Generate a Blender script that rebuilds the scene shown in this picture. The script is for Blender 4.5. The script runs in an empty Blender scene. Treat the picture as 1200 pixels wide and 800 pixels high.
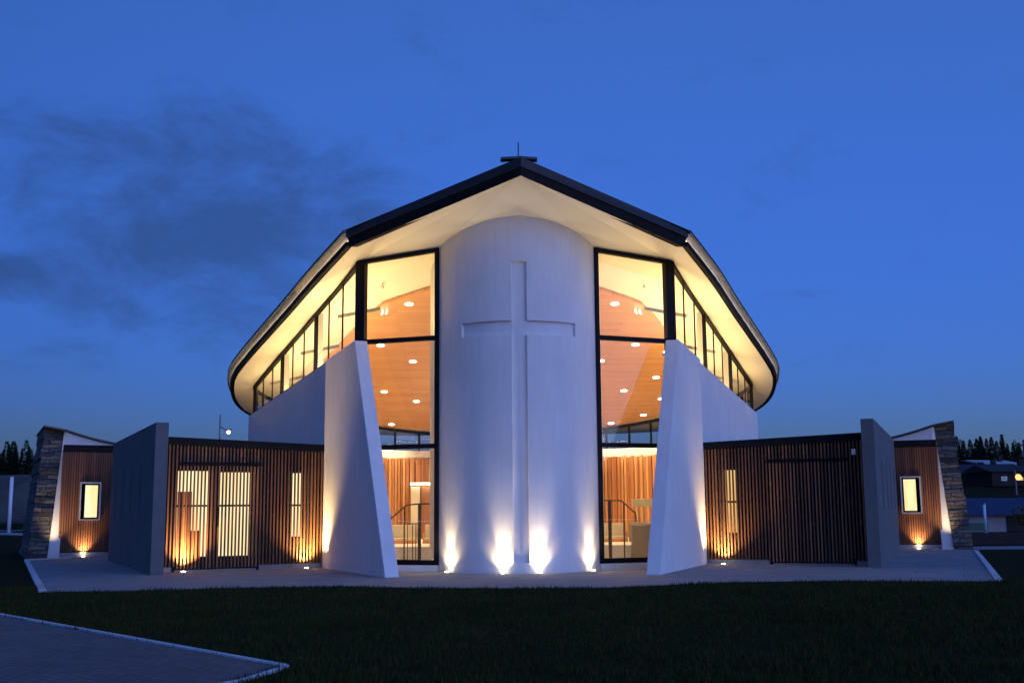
import bpy, bmesh, math, random
import numpy as np
from mathutils import Vector, Matrix
random.seed(7); rng = np.random.default_rng(7)
R = math.radians
sc = bpy.context.scene
COL = sc.collection

# ------------------------------------------------------------------ materials
def new_mat(name):
    m = bpy.data.materials.new(name); m.use_nodes = True
    nt = m.node_tree
    b = nt.nodes['Principled BSDF']
    return m, nt, b
def N(nt, t, **kw):
    n = nt.nodes.new(t)
    for k, v in kw.items(): setattr(n, k, v)
    return n
def ramp(nt, stops, fac=None):
    r = N(nt, 'ShaderNodeValToRGB')
    e = r.color_ramp.elements
    while len(e) < len(stops): e.new(0.5)
    for i, (p, c) in enumerate(stops):
        e[i].position = p; e[i].color = (*c, 1)
    if fac is not None: nt.links.new(fac, r.inputs[0])
    return r
def noise(nt, scale, detail=6, rough=.6, stretch=None, coord='Object'):
    tc = N(nt, 'ShaderNodeTexCoord'); src = tc.outputs[coord]
    if stretch:
        mp = N(nt, 'ShaderNodeMapping'); mp.inputs['Scale'].default_value = stretch
        nt.links.new(src, mp.inputs[0]); src = mp.outputs[0]
    n = N(nt, 'ShaderNodeTexNoise'); n.inputs['Scale'].default_value = scale
    n.inputs['Detail'].default_value = detail; n.inputs['Roughness'].default_value = rough
    nt.links.new(src, n.inputs['Vector'])
    return n
def mottled(name, c0, c1, scale=3, rough=.7, bump=.0, bscale=40, metal=0, stretch=None, spec=.5):
    m, nt, b = new_mat(name)
    n = noise(nt, scale, stretch=stretch)
    r = ramp(nt, [(.3, c0), (.7, c1)], n.outputs[0])
    nt.links.new(r.outputs[0], b.inputs['Base Color'])
    b.inputs['Roughness'].default_value = rough; b.inputs['Metallic'].default_value = metal
    b.inputs['Specular IOR Level'].default_value = spec
    if bump:
        n2 = noise(nt, bscale, 4)
        bp = N(nt, 'ShaderNodeBump'); bp.inputs['Strength'].default_value = bump; bp.inputs['Distance'].default_value = .02
        nt.links.new(n2.outputs[0], bp.inputs['Height']); nt.links.new(bp.outputs[0], b.inputs['Normal'])
    return m
def emit(name, col, s):
    m = bpy.data.materials.new(name); m.use_nodes = True; nt = m.node_tree; nt.nodes.clear()
    e = N(nt, 'ShaderNodeEmission'); o = N(nt, 'ShaderNodeOutputMaterial')
    e.inputs[0].default_value = (*col, 1); e.inputs[1].default_value = s
    nt.links.new(e.outputs[0], o.inputs[0]); return m
def timber(name, cols, rough=.6, island=True, stretch=(8, 8, .5), grain=.35):
    m, nt, b = new_mat(name)
    n = noise(nt, 4, 5, .6, stretch)
    if island:
        g = N(nt, 'ShaderNodeNewGeometry')
        mx = N(nt, 'ShaderNodeMix'); mx.inputs[0].default_value = grain
        nt.links.new(g.outputs['Random Per Island'], mx.inputs[2]); nt.links.new(n.outputs[0], mx.inputs[3])
        fac = mx.outputs[0]
    else: fac = n.outputs[0]
    k = len(cols)
    r = ramp(nt, [(.15 + .7 * i / (k - 1), c) for i, c in enumerate(cols)], fac)
    nt.links.new(r.outputs[0], b.inputs['Base Color']); b.inputs['Roughness'].default_value = rough
    return m

def plaster(name, c, dirt):
    m, nt, b = new_mat(name)
    n = noise(nt, .9, 6, .65); n2 = noise(nt, 2.2, 5, .7, (3, 3, .25))
    mx = N(nt, 'ShaderNodeMath', operation='MULTIPLY'); nt.links.new(n.outputs[0], mx.inputs[0]); nt.links.new(n2.outputs[0], mx.inputs[1])
    r = ramp(nt, [(.08, dirt), (.4, c)], mx.outputs[0])
    nt.links.new(r.outputs[0], b.inputs['Base Color']); b.inputs['Roughness'].default_value = .75
    b.inputs['Specular IOR Level'].default_value = .3
    w = N(nt, 'ShaderNodeTexWave'); w.wave_type = 'BANDS'; w.bands_direction = 'Z'; w.inputs['Scale'].default_value = 1.6
    w.inputs['Distortion'].default_value = 0
    tc = N(nt, 'ShaderNodeTexCoord'); nt.links.new(tc.outputs['Object'], w.inputs[0])
    rr = ramp(nt, [(0, (0, 0, 0)), (.05, (1, 1, 1))], w.outputs[0])
    n3 = noise(nt, 26, 5, .7)
    ad = N(nt, 'ShaderNodeMath', operation='MULTIPLY_ADD'); ad.inputs[1].default_value = .10
    nt.links.new(rr.outputs[0], ad.inputs[0]); nt.links.new(n3.outputs[0], ad.inputs[2])
    bp = N(nt, 'ShaderNodeBump'); bp.inputs['Strength'].default_value = .16; bp.inputs['Distance'].default_value = .012
    nt.links.new(ad.outputs[0], bp.inputs['Height']); nt.links.new(bp.outputs[0], b.inputs['Normal'])
    return m

M = {}
M['white'] = plaster('white_plaster', (.81, .80, .78), (.69, .68, .66))
M['cream'] = mottled('soffit_paint', (.76, .73, .68), (.80, .77, .72), 1.2, .7)
M['grey'] = mottled('grey_render', (.105, .105, .108), (.14, .14, .143), 1.5, .8, .25, 30)
M['black'] = mottled('dark_metal', (.008, .009, .011), (.014, .015, .018), 4, .5, spec=.05)
M['fascia'] = mottled('fascia_metal', (.022, .023, .027), (.034, .035, .04), 2, .45, spec=.2)
M['gutter'] = mottled('pale_gutter', (.50, .47, .42), (.58, .55, .5), 1.5, .5)
M['roof'] = mottled('roof_metal', (.03, .03, .035), (.05, .05, .055), 2, .45)
M['cedar'] = timber('cedar_batten', [(.085, .034, .016), (.16, .062, .026), (.27, .11, .045)], grain=.25)
M['cedar_dark'] = timber('stained_cedar', [(.10, .036, .016), (.16, .058, .024), (.21, .08, .034)])
M['interior_batten'] = timber('oiled_timber', [(.36, .13, .045), (.52, .22, .08), (.66, .36, .15)])
M['backing'] = mottled('dark_backing', (.02, .016, .014), (.035, .028, .024), 5, .9)
M['door_timber'] = timber('door_timber', [(.26, .10, .04), (.36, .15, .06)], island=False, stretch=(12, 12, .6))
M['concrete'] = mottled('concrete', (.30, .29, .28), (.38, .37, .36), 3, .85, .2, 30)
M['carpet'] = mottled('floor_carpet', (.56, .51, .43), (.62, .57, .49), 12, .95)
M['fabric'] = mottled('cream_fabric', (.62, .56, .42), (.7, .64, .5), 20, .9)
M['grey_panel'] = mottled('grey_panel', (.26, .23, .19), (.31, .28, .23), 3, .6)
M['steel'] = mottled('grey_steel', (.16, .17, .19), (.22, .23, .25), 6, .45, metal=.3)
M['rail_dark'] = mottled('rail_dark', (.03, .025, .02), (.06, .05, .04), 6, .4)
M['column'] = mottled('column_paint', (.42, .43, .46), (.48, .49, .52), 3, .6)
M['pole_white'] = mottled('white_pole_paint', (.72, .73, .75), (.8, .8, .8), 3, .5)
M['kerb'] = mottled('kerb_concrete', (.52, .52, .52), (.66, .66, .65), 6, .85, .3, 40)
M['lens'] = emit('uplight_lens', (1, .80, .48), 40)
M['disc'] = emit('downlight_disc', (1, .86, .6), 9)
M['strip'] = emit('cove_strip', (1, .68, .27), 66)
M['trough'] = emit('trough_strip', (1, .65, .24), 80)  # added fill light for the front soffit and upper panes
M['lit_window'] = emit('lit_window', (1, .82, .44), 1.2)
M['led'] = emit('gutter_led', (1, .76, .40), 16)  # added glow to brighten the pale gutter panels
M['lamp_warm'] = emit('street_lamp_glow', (1, .62, .32), 8)
M['lamp_orange'] = emit('orange_lamp_glow', (1, .42, .10), 3.2)

def lit(name, col, col2, st):
    m = bpy.data.materials.new(name); m.use_nodes = True; nt = m.node_tree; nt.nodes.clear()
    e = N(nt, 'ShaderNodeEmission'); o = N(nt, 'ShaderNodeOutputMaterial'); n = noise(nt, 1.3, 3, .5, (1.6, 1.6, .35))
    r = ramp(nt, [(.35, col2), (.62, col)], n.outputs[0]); nt.links.new(r.outputs[0], e.inputs[0]); e.inputs[1].default_value = st
    nt.links.new(e.outputs[0], o.inputs[0]); return m
M['lit_window'] = lit('lit_window', (1, .84, .48), (.80, .60, .28), 1.4)
# planked timber ceiling
m, nt, b = new_mat('timber_ceiling_boards')
tc = N(nt, 'ShaderNodeTexCoord'); br = N(nt, 'ShaderNodeTexBrick')
br.inputs['Scale'].default_value = 1; br.inputs['Brick Width'].default_value = 2.4; br.inputs['Row Height'].default_value = .3
br.inputs['Mortar Size'].default_value = .006; br.inputs['Color1'].default_value = (.60, .285, .105, 1)
br.inputs['Color2'].default_value = (.68, .35, .145, 1); br.inputs['Mortar'].default_value = (.36, .16, .06, 1)
nt.links.new(tc.outputs['Object'], br.inputs['Vector'])
n = noise(nt, 3, 6, .6, (.4, 6, 6)); mx = N(nt, 'ShaderNodeMix', data_type='RGBA', blend_type='MULTIPLY')
r = ramp(nt, [(.3, (.82, .8, .78)), (.7, (1, 1, 1))], n.outputs[0])
mx.inputs[0].default_value = 1; nt.links.new(br.outputs[0], mx.inputs[6]); nt.links.new(r.outputs[0], mx.inputs[7])
nt.links.new(mx.outputs[2], b.inputs['Base Color']); b.inputs['Roughness'].default_value = .42
M['timber_ceiling'] = m

# glass : clear with a sky reflection that grows at grazing angles
m = bpy.data.materials.new('window_glass'); m.use_nodes = True; nt = m.node_tree; nt.nodes.clear()
o = N(nt, 'ShaderNodeOutputMaterial'); mx = N(nt, 'ShaderNodeMixShader'); t = N(nt, 'ShaderNodeBsdfTransparent')
g = N(nt, 'ShaderNodeBsdfGlossy'); lw = N(nt, 'ShaderNodeLayerWeight'); lw.inputs[0].default_value = .5
f = N(nt, 'ShaderNodeMath', operation='POWER'); f.inputs[1].default_value = 5; nt.links.new(lw.outputs['Facing'], f.inputs[0])
f2 = N(nt, 'ShaderNodeMath', operation='MULTIPLY_ADD'); f2.inputs[1].default_value = .8; f2.inputs[2].default_value = .045; nt.links.new(f.outputs[0], f2.inputs[0]); f = f2
g.inputs['Roughness'].default_value = .01; t.inputs[0].default_value = (.95, .96, .95, 1)
nt.links.new(f.outputs[0], mx.inputs[0]); nt.links.new(t.outputs[0], mx.inputs[1]); nt.links.new(g.outputs[0], mx.inputs[2])
nt.links.new(mx.outputs[0], o.inputs[0]); M['glass'] = m

# dry stone : stacked ledge stones
m, nt, b = new_mat('ledge_stone')
tc = N(nt, 'ShaderNodeTexCoord'); mp = N(nt, 'ShaderNodeMapping'); mp.inputs['Rotation'].default_value = (R(90), 0, 0)
nt.links.new(tc.outputs['Object'], mp.inputs[0])
nz = noise(nt, 1.7, 3); vm = N(nt, 'ShaderNodeVectorMath', operation='MULTIPLY_ADD'); vm.inputs[1].default_value = (.6, .28, .1)
nt.links.new(nz.outputs['Color'], vm.inputs[0]); nt.links.new(mp.outputs[0], vm.inputs[2])
br = N(nt, 'ShaderNodeTexBrick'); br.offset = .37; br.inputs['Scale'].default_value = 1
br.inputs['Brick Width'].default_value = .52; br.inputs['Row Height'].default_value = .15; br.inputs['Mortar Size'].default_value = .014
br.inputs['Color1'].default_value = (.055, .053, .052, 1); br.inputs['Color2'].default_value = (.21, .185, .155, 1); br.inputs['Mortar'].default_value = (.02, .02, .02, 1)
nt.links.new(vm.outputs[0], br.inputs['Vector'])
n2 = noise(nt, 9, 6, .7); r = ramp(nt, [(.3, (.55, .55, .55)), (.7, (1.15, 1.1, 1.05))], n2.outputs[0])
mx = N(nt, 'ShaderNodeMix', data_type='RGBA', blend_type='MULTIPLY'); mx.inputs[0].default_value = 1
nt.links.new(br.outputs[0], mx.inputs[6]); nt.links.new(r.outputs[0], mx.inputs[7]); nt.links.new(mx.outputs[2], b.inputs['Base Color'])
b.inputs['Roughness'].default_value = .85
bp = N(nt, 'ShaderNodeBump'); bp.inputs['Strength'].default_value = .9; bp.inputs['Distance'].default_value = .06
ad = N(nt, 'ShaderNodeMath', operation='MULTIPLY_ADD'); ad.inputs[1].default_value = .5
nt.links.new(n2.outputs[0], ad.inputs[0]); 
bw = N(nt, 'ShaderNodeRGBToBW'); nt.links.new(br.outputs[0], bw.inputs[0]); nt.links.new(bw.outputs[0], ad.inputs[2])
nt.links.new(ad.outputs[0], bp.inputs['Height']); nt.links.new(bp.outputs[0], b.inputs['Normal'])
M['stone'] = m

def paver(name, c1, c2, mort, w, h, rot=0, rough=.8, ms=.006):
    m, nt, b = new_mat(name)
    tc = N(nt, 'ShaderNodeTexCoord'); mp = N(nt, 'ShaderNodeMapping'); mp.inputs['Rotation'].default_value = (0, 0, R(rot))
    nt.links.new(tc.outputs['Object'], mp.inputs[0])
    br = N(nt, 'ShaderNodeTexBrick'); br.inputs['Scale'].default_value = 1
    br.inputs['Brick Width'].default_value = w; br.inputs['Row Height'].default_value = h; br.inputs['Mortar Size'].default_value = ms
    br.inputs['Color1'].default_value = (*c1, 1); br.inputs['Color2'].default_value = (*c2, 1); br.inputs['Mortar'].default_value = (*mort, 1)
    nt.links.new(mp.outputs[0], br.inputs['Vector'])
    n2 = noise(nt, .8, 8, .7); r = ramp(nt, [(.3, (.72, .72, .72)), (.7, (1.05, 1.05, 1.05))], n2.outputs[0])
    mx = N(nt, 'ShaderNodeMix', data_type='RGBA', blend_type='MULTIPLY'); mx.inputs[0].default_value = 1
    nt.links.new(br.outputs[0], mx.inputs[6]); nt.links.new(r.outputs[0], mx.inputs[7]); nt.links.new(mx.outputs[2], b.inputs['Base Color'])
    b.inputs['Roughness'].default_value = rough
    bp = N(nt, 'ShaderNodeBump'); bp.inputs['Strength'].default_value = .5; bp.inputs['Distance'].default_value = .01
    n3 = noise(nt, 60, 3)
    ad = N(nt, 'ShaderNodeMath', operation='MULTIPLY_ADD'); ad.inputs[1].default_value = -1.2
    nt.links.new(br.outputs['Fac'], ad.inputs[0]); nt.links.new(n3.outputs[0], ad.inputs[2])
    nt.links.new(ad.outputs[0], bp.inputs['Height']); nt.links.new(bp.outputs[0], b.inputs['Normal'])
    return m
M['forecourt'] = paver('forecourt_concrete', (.25, .25, .245), (.29, .29, .28), (.13, .13, .13), 2.2, 1.5, 23.6, ms=.01)
M['brick'] = paver('brick_paving', (.135, .115, .105), (.185, .16, .145), (.07, .06, .06), .21, .105, 45, ms=.008)
M['lawn_soil'] = mottled('lawn_soil', (.015, .016, .005), (.026, .026, .008), 2.5, .95, .6, 60, spec=.03)
m, nt, b = new_mat('grass_blade'); g = N(nt, 'ShaderNodeNewGeometry'); nn = noise(nt, .45, 5, .65)
mx = N(nt, 'ShaderNodeMix'); mx.inputs[0].default_value = .6
nt.links.new(g.outputs['Random Per Island'], mx.inputs[2]); nt.links.new(nn.outputs[0], mx.inputs[3])
r = ramp(nt, [(.2, (.024, .028, .007)), (.55, (.042, .046, .012)), (.8, (.078, .070, .022))], mx.outputs[0])
nt.links.new(r.outputs[0], b.inputs['Base Color']); b.inputs['Roughness'].default_value = .8; b.inputs['Specular IOR Level'].default_value = .03
M['grass'] = m
def leafy(name, cols):
    m, nt, b = new_mat(name); g = N(nt, 'ShaderNodeNewGeometry')
    r = ramp(nt, [(i / (len(cols) - 1), c) for i, c in enumerate(cols)], g.outputs['Random Per Island'])
    nt.links.new(r.outputs[0], b.inputs['Base Color']); b.inputs['Roughness'].default_value = .8; b.inputs['Specular IOR Level'].default_value = .15
    return m
M['needle'] = leafy('conifer_needles', [(.012, .022, .010), (.025, .04, .018)])
M['autumn'] = leafy('autumn_leaves', [(.16, .075, .02), (.22, .12, .03), (.09, .06, .02), (.12, .10, .03)])
M['leaf'] = leafy('broad_leaves', [(.03, .05, .015), (.05, .07, .02)])
M['bark'] = mottled('bark', (.04, .03, .02), (.08, .06, .045), 8, .9)
M['bank'] = mottled('bank_gravel', (.05, .045, .038), (.11, .098, .08), .35, .95, .6, 3)
M['road'] = mottled('asphalt', (.10, .10, .105), (.13, .13, .135), 1.5, .85)
M['house_a'] = mottled('pale_house_paint', (.22, .20, .22), (.28, .26, .28), 1, .8)
M['house_b'] = mottled('brown_house_paint', (.022, .019, .018), (.036, .03, .028), 1, .85, spec=.2)
M['roof_blue'] = mottled('blue_roofing', (.02, .033, .08), (.028, .044, .10), 1, .6, spec=.2)
M['roof_dark'] = mottled('dark_roofing', (.02, .02, .022), (.032, .032, .035), 1, .7, spec=.2)
M['roof_pale'] = mottled('pale_roofing', (.4, .42, .45), (.5, .52, .55), 1, .5)
M['green_paint'] = mottled('green_paint', (.03, .09, .07), (.04, .11, .085), 2, .7)
M['dark_glass'] = mottled('dark_glass', (.03, .035, .045), (.04, .045, .055), 2, .12)
M['house_lit'] = emit('house_window_light', (1, .6, .25), .9)
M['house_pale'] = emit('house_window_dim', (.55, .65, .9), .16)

# ------------------------------------------------------------------ mesh helpers
class MB:
    def __init__(s): s.v = []; s.f = []
    def add(s, vs, fs):
        k = len(s.v); s.v += [tuple(v) for v in vs]; s.f += [tuple(i + k for i in f) for f in fs]; return s
    def hexa(s, a):   # 8 corners: bottom ring 0-3, top ring 4-7
        return s.add(a, [(0, 3, 2, 1), (4, 5, 6, 7), (0, 1, 5, 4), (1, 2, 6, 5), (2, 3, 7, 6), (3, 0, 4, 7)])
    def box(s, x0, x1, y0, y1, z0, z1):
        return s.hexa([(x0, y0, z0), (x1, y0, z0), (x1, y1, z0), (x0, y1, z0), (x0, y0, z1), (x1, y0, z1), (x1, y1, z1), (x0, y1, z1)])
    def prism(s, A, B):
        n = len(A)
        return s.add(list(A) + list(B), [tuple(range(n))[::-1], tuple(range(n, 2 * n))] + [(i, (i + 1) % n, n + (i + 1) % n, n + i) for i in range(n)])
    def bar(s, p, q, w, h, side=None):   # box along p-q ; w across (side dir), h in the third dir
        p, q = Vector(p), Vector(q); d = (q - p).normalized()
        sd = Vector(side) if side else (d.cross(Vector((0, 0, 1))) if abs(d.z) < .95 else Vector((1, 0, 0)))
        sd = (sd - d * sd.dot(d)).normalized(); up = sd.cross(d).normalized()
        c = []
        for b_ in (p, q):
            for a, e in ((-1, -1), (1, -1), (1, 1), (-1, 1)): c.append(b_ + sd * (a * w / 2) + up * (e * h / 2))
        return s.prism(c[:4], c[4:])
    def tube(s, pts, r, n=8, r1=None):
        pts = [Vector(p) for p in pts]; rings = []
        for i, p in enumerate(pts):
            d = (pts[min(i + 1, len(pts) - 1)] - pts[max(i - 1, 0)]).normalized()
            a = d.cross(Vector((0, 0, 1)) if abs(d.z) < .9 else Vector((1, 0, 0))).normalized(); b_ = d.cross(a)
            rr = r if r1 is None else r + (r1 - r) * i / (len(pts) - 1)
            rings.append([p + a * (rr * math.cos(2 * math.pi * k / n)) + b_ * (rr * math.sin(2 * math.pi * k / n)) for k in range(n)])
        vs = [v for rg in rings for v in rg]; fs = []
        for i in range(len(rings) - 1):
            for k in range(n): fs.append((i * n + k, i * n + (k + 1) % n, (i + 1) * n + (k + 1) % n, (i + 1) * n + k))
        fs += [tuple(range(n))[::-1], tuple(range((len(rings) - 1) * n, len(rings) * n))]
        return s.add(vs, fs)
    def disc(s, c, r, n=16, h=.02, axis=(0, 0, 1)):
        ax = Vector(axis).normalized(); return s.tube([Vector(c), Vector(c) + ax * h], r, n)
    def build(s, name, mat, parent=None, smooth=False, recalc=True, bevel=0):
        me = bpy.data.meshes.new(name)
        o = bpy.data.objects.new(name, me); COL.objects.link(o)
        off = Vector((0, 0, 0))
        if parent is not None:
            p = parent
            while p is not None: off = off + p.location; p = p.parent
            o.parent = parent
        me.from_pydata([tuple(Vector(v) - off) for v in s.v], [], s.f); me.update()
        if recalc:
            bm = bmesh.new(); bm.from_mesh(me); bmesh.ops.recalc_face_normals(bm, faces=bm.faces); bm.to_mesh(me); bm.free()
        if mat: me.materials.append(mat)
        if smooth:
            for p in me.polygons: p.use_smooth = True
        if bevel:
            bv = o.modifiers.new('edge', 'BEVEL'); bv.width = bevel; bv.segments = 2; bv.limit_method = 'ANGLE'; bv.angle_limit = R(40)
        return o
def tag(o, label=None, cat=None, group=None, kind=None):
    if label: o['label'] = label
    if cat: o['category'] = cat
    if group: o['group'] = group
    if kind: o['kind'] = kind
    return o
def thing(name, loc, label, cat, group=None):
    o = bpy.data.objects.new(name, None); COL.objects.link(o); o.location = loc; o.empty_display_size = .3
    return tag(o, label, cat, group)
def dup(root, loc, label=None, rz=0, scale=None):
    def cp(o, parent):
        c = o.copy(); COL.objects.link(c)
        if parent is not None: c.parent = parent
        for ch in list(o.children): cp(ch, c)
        return c
    r = cp(root, None); r.location = loc; r.rotation_euler = (0, 0, rz)
    if scale: r.scale = scale if isinstance(scale, tuple) else (scale,) * 3
    if label: r['label'] = label
    return r

# ------------------------------------------------------------------ plan of the building
# every main wall is radial: W(side, t along the wall, o outward, z)
def W(s, t, o, z): return (s * (3.34 + .4 * t + .916 * o), 27.58 + .916 * t - .4 * o, z)
def wb(mb, s, t0, t1, o0, o1, z0, z1):
    return mb.hexa([W(s, t0, o0, z0), W(s, t1, o0, z0), W(s, t1, o1, z0), W(s, t0, o1, z0), W(s, t0, o0, z1), W(s, t1, o0, z1), W(s, t1, o1, z1), W(s, t0, o1, z1)])
def wprism(mb, s, poly, o0, o1):   # polygon in (t, z)
    return mb.prism([W(s, t, o0, z) for t, z in poly], [W(s, t, o1, z) for t, z in poly])
def ceil_z(x, y): return 8.935 - .1845 * (y - 28.61)
def front_z(x, y): return 9.28 - .082 * abs(x) - .30 * (y - 28.61)
def sill_z(t): return 6.17 - .0745 * (t - 2.75)
def bez(p0, p1, p2, p3, n):
    out = []
    for i in range(n + 1):
        u = i / n; a = (1 - u) ** 3; b = 3 * u * (1 - u) ** 2; c = 3 * u * u * (1 - u); d = u ** 3
        out.append((a * p0[0] + b * p1[0] + c * p2[0] + d * p3[0], a * p0[1] + b * p1[1] + c * p2[1] + d * p3[1]))
    return out
TC = (0, 30.97); TR = 2.36
FI, FO = (2.13, 29.95), (4.40, 30.79)
# rear wall centre-line (right half), from the end of the straight side wall to the axis
w_end = W(1, 16.2, -.3, 0)
REAR = bez((w_end[0], w_end[1]), (9.75, 44.6), (6.2, 50.2), (0, 50.2), 14)
def rear_sill(i): return sill_z(16.2) + (3.98 - sill_z(16.2)) * min(1, i / 9)

church = thing('church', (0, 30, 0), 'white modern church with a curved central tower bearing a recessed cross, lit from within', 'church')

# apse tower with a recessed cross
th_edges = sorted(set([-R(64.5), R(64.5)] + [R(a) for a in np.linspace(-60, 60, 25)] + [-.085, .085, -.694, .694]))
th_edges = [a for a in th_edges if not any(a != b and abs(a - b) < .03 and b in (-.085, .085, -.694, .694) and a not in (-.085, .085, -.694, .694) for b in th_edges)]
z_edges = [-.05, .26, 3.2, 6.10, 6.47, 8.05, None]
def tpt(th, z, r):
    x = r * math.sin(th); y = TC[1] - r * math.cos(th)
    if z is None: z = front_z(x, y) + .12
    return (x, y, z)
def incross(i, j):
    a = (th_edges[i] + th_edges[i + 1]) / 2
    if abs(a) < .085: return 1 <= j <= 4
    if abs(a) < .694: return j == 3
    return False
tw, cx = MB(), MB(); REC = .09
nT, nZ = len(th_edges) - 1, len(z_edges) - 1
for i in range(nT):
    for j in range(nZ):
        c = incross(i, j); r = TR - (REC if c else 0)
        a0, a1, z0, z1 = th_edges[i], th_edges[i + 1], z_edges[j], z_edges[j + 1]
        (cx if c else tw).add([tpt(a0, z0, r), tpt(a1, z0, r), tpt(a1, z1, r), tpt(a0, z1, r)], [(0, 1, 2, 3)])
        if c:
            for (di, dj, e0, e1) in ((-1, 0, (a0, z0), (a0, z1)), (1, 0, (a1, z0), (a1, z1)), (0, -1, (a0, z0), (a1, z0)), (0, 1, (a0, z1), (a1, z1))):
                if not incross(i + di, j + dj):
                    cx.add([tpt(*e0, TR), tpt(*e1, TR), tpt(*e1, TR - REC), tpt(*e0, TR - REC)], [(0, 1, 2, 3)])
apse = tw.build('apse_tower', M['white'], church, recalc=False)
cro = cx.build('cross', M['white'], apse, recalc=False)
for o in (apse, cro):
    bm = bmesh.new(); bm.from_mesh(o.data); bmesh.ops.remove_doubles(bm, verts=bm.verts, dist=1e-4); bmesh.ops.recalc_face_normals(bm, faces=bm.faces)
    for f in bm.faces:
        for_out = Vector((f.calc_center_median().x + o.matrix_world.translation.x, 1, 0))
    bm.to_mesh(o.data); bm.free()
for p in apse.data.polygons: p.use_smooth = True
# inner lining of the tower (its return walls beside the glass)
tl = MB()
for s in (-1, 1):
    pts = [(2.04, 30.06), (2.16, 30.06), (2.42, 31.3), (2.2, 33.2), (2.08, 33.2), (2.24, 31.3)]
    tl.prism([(s * x, y, .3) for x, y in pts], [(s * x, y, ceil_z(x, y) - .06) for x, y in pts])
tl.build('tower_lining', M['cream'], church)

for s in (-1, 1):
    # big battered buttress
    mb = MB(); wprism(mb, s, [(0, -.05), (5.5, -.05), (5.5, sill_z(5.5)), (2.72, sill_z(2.72))], -.36, 0)
    mb.build('buttress', M['white'], church, bevel=.015)
    # straight side wall behind it
    mb = MB(); wprism(mb, s, [(5.502, -.05), (16.2, -.05), (16.2, sill_z(16.2)), (5.502, sill_z(5.5))], -.5, -.12)
    mb.build('side_wall', M['white'], church)
    # upstand over the clerestory sill between fin and front glass
# curved rear wall
mb = MB(); n = len(REAR)
path = [(-x, y, rear_sill(i)) for i, (x, y) in enumerate(REAR)] + [(x, y, rear_sill(n - 2 - i)) for i, (x, y) in enumerate(REAR[::-1][1:])]
def ribbon_wall(mb, path, z0, thick):   # vertical wall along a path of (x, y, ztop)
    nrm = []
    for i in range(len(path)):
        a, b_ = path[max(i - 1, 0)], path[min(i + 1, len(path) - 1)]
        d = Vector((b_[0] - a[0], b_[1] - a[1], 0)).normalized(); nrm.append(Vector((-d.y, d.x, 0)))
    for i in range(len(path) - 1):
        q = []
        for k in (i, i + 1):
            p = Vector(path[k]); q.append((p + nrm[k] * thick / 2, p - nrm[k] * thick / 2))
        zz = [z0(i) if callable(z0) else z0, z0(i + 1) if callable(z0) else z0]
        A = [(q[0][0].x, q[0][0].y, zz[0]), (q[1][0].x, q[1][0].y, zz[1]), (q[1][1].x, q[1][1].y, zz[1]), (q[0][1].x, q[0][1].y, zz[0])]
        B = [(q[0][0].x, q[0][0].y, path[i][2]), (q[1][0].x, q[1][0].y, path[i + 1][2]), (q[1][1].x, q[1][1].y, path[i + 1][2]), (q[0][1].x, q[0][1].y, path[i][2])]
        mb.hexa(A + B)
ribbon_wall(mb, path, -.05, .35)
mb.build('rear_wall', M['white'], church)

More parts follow.
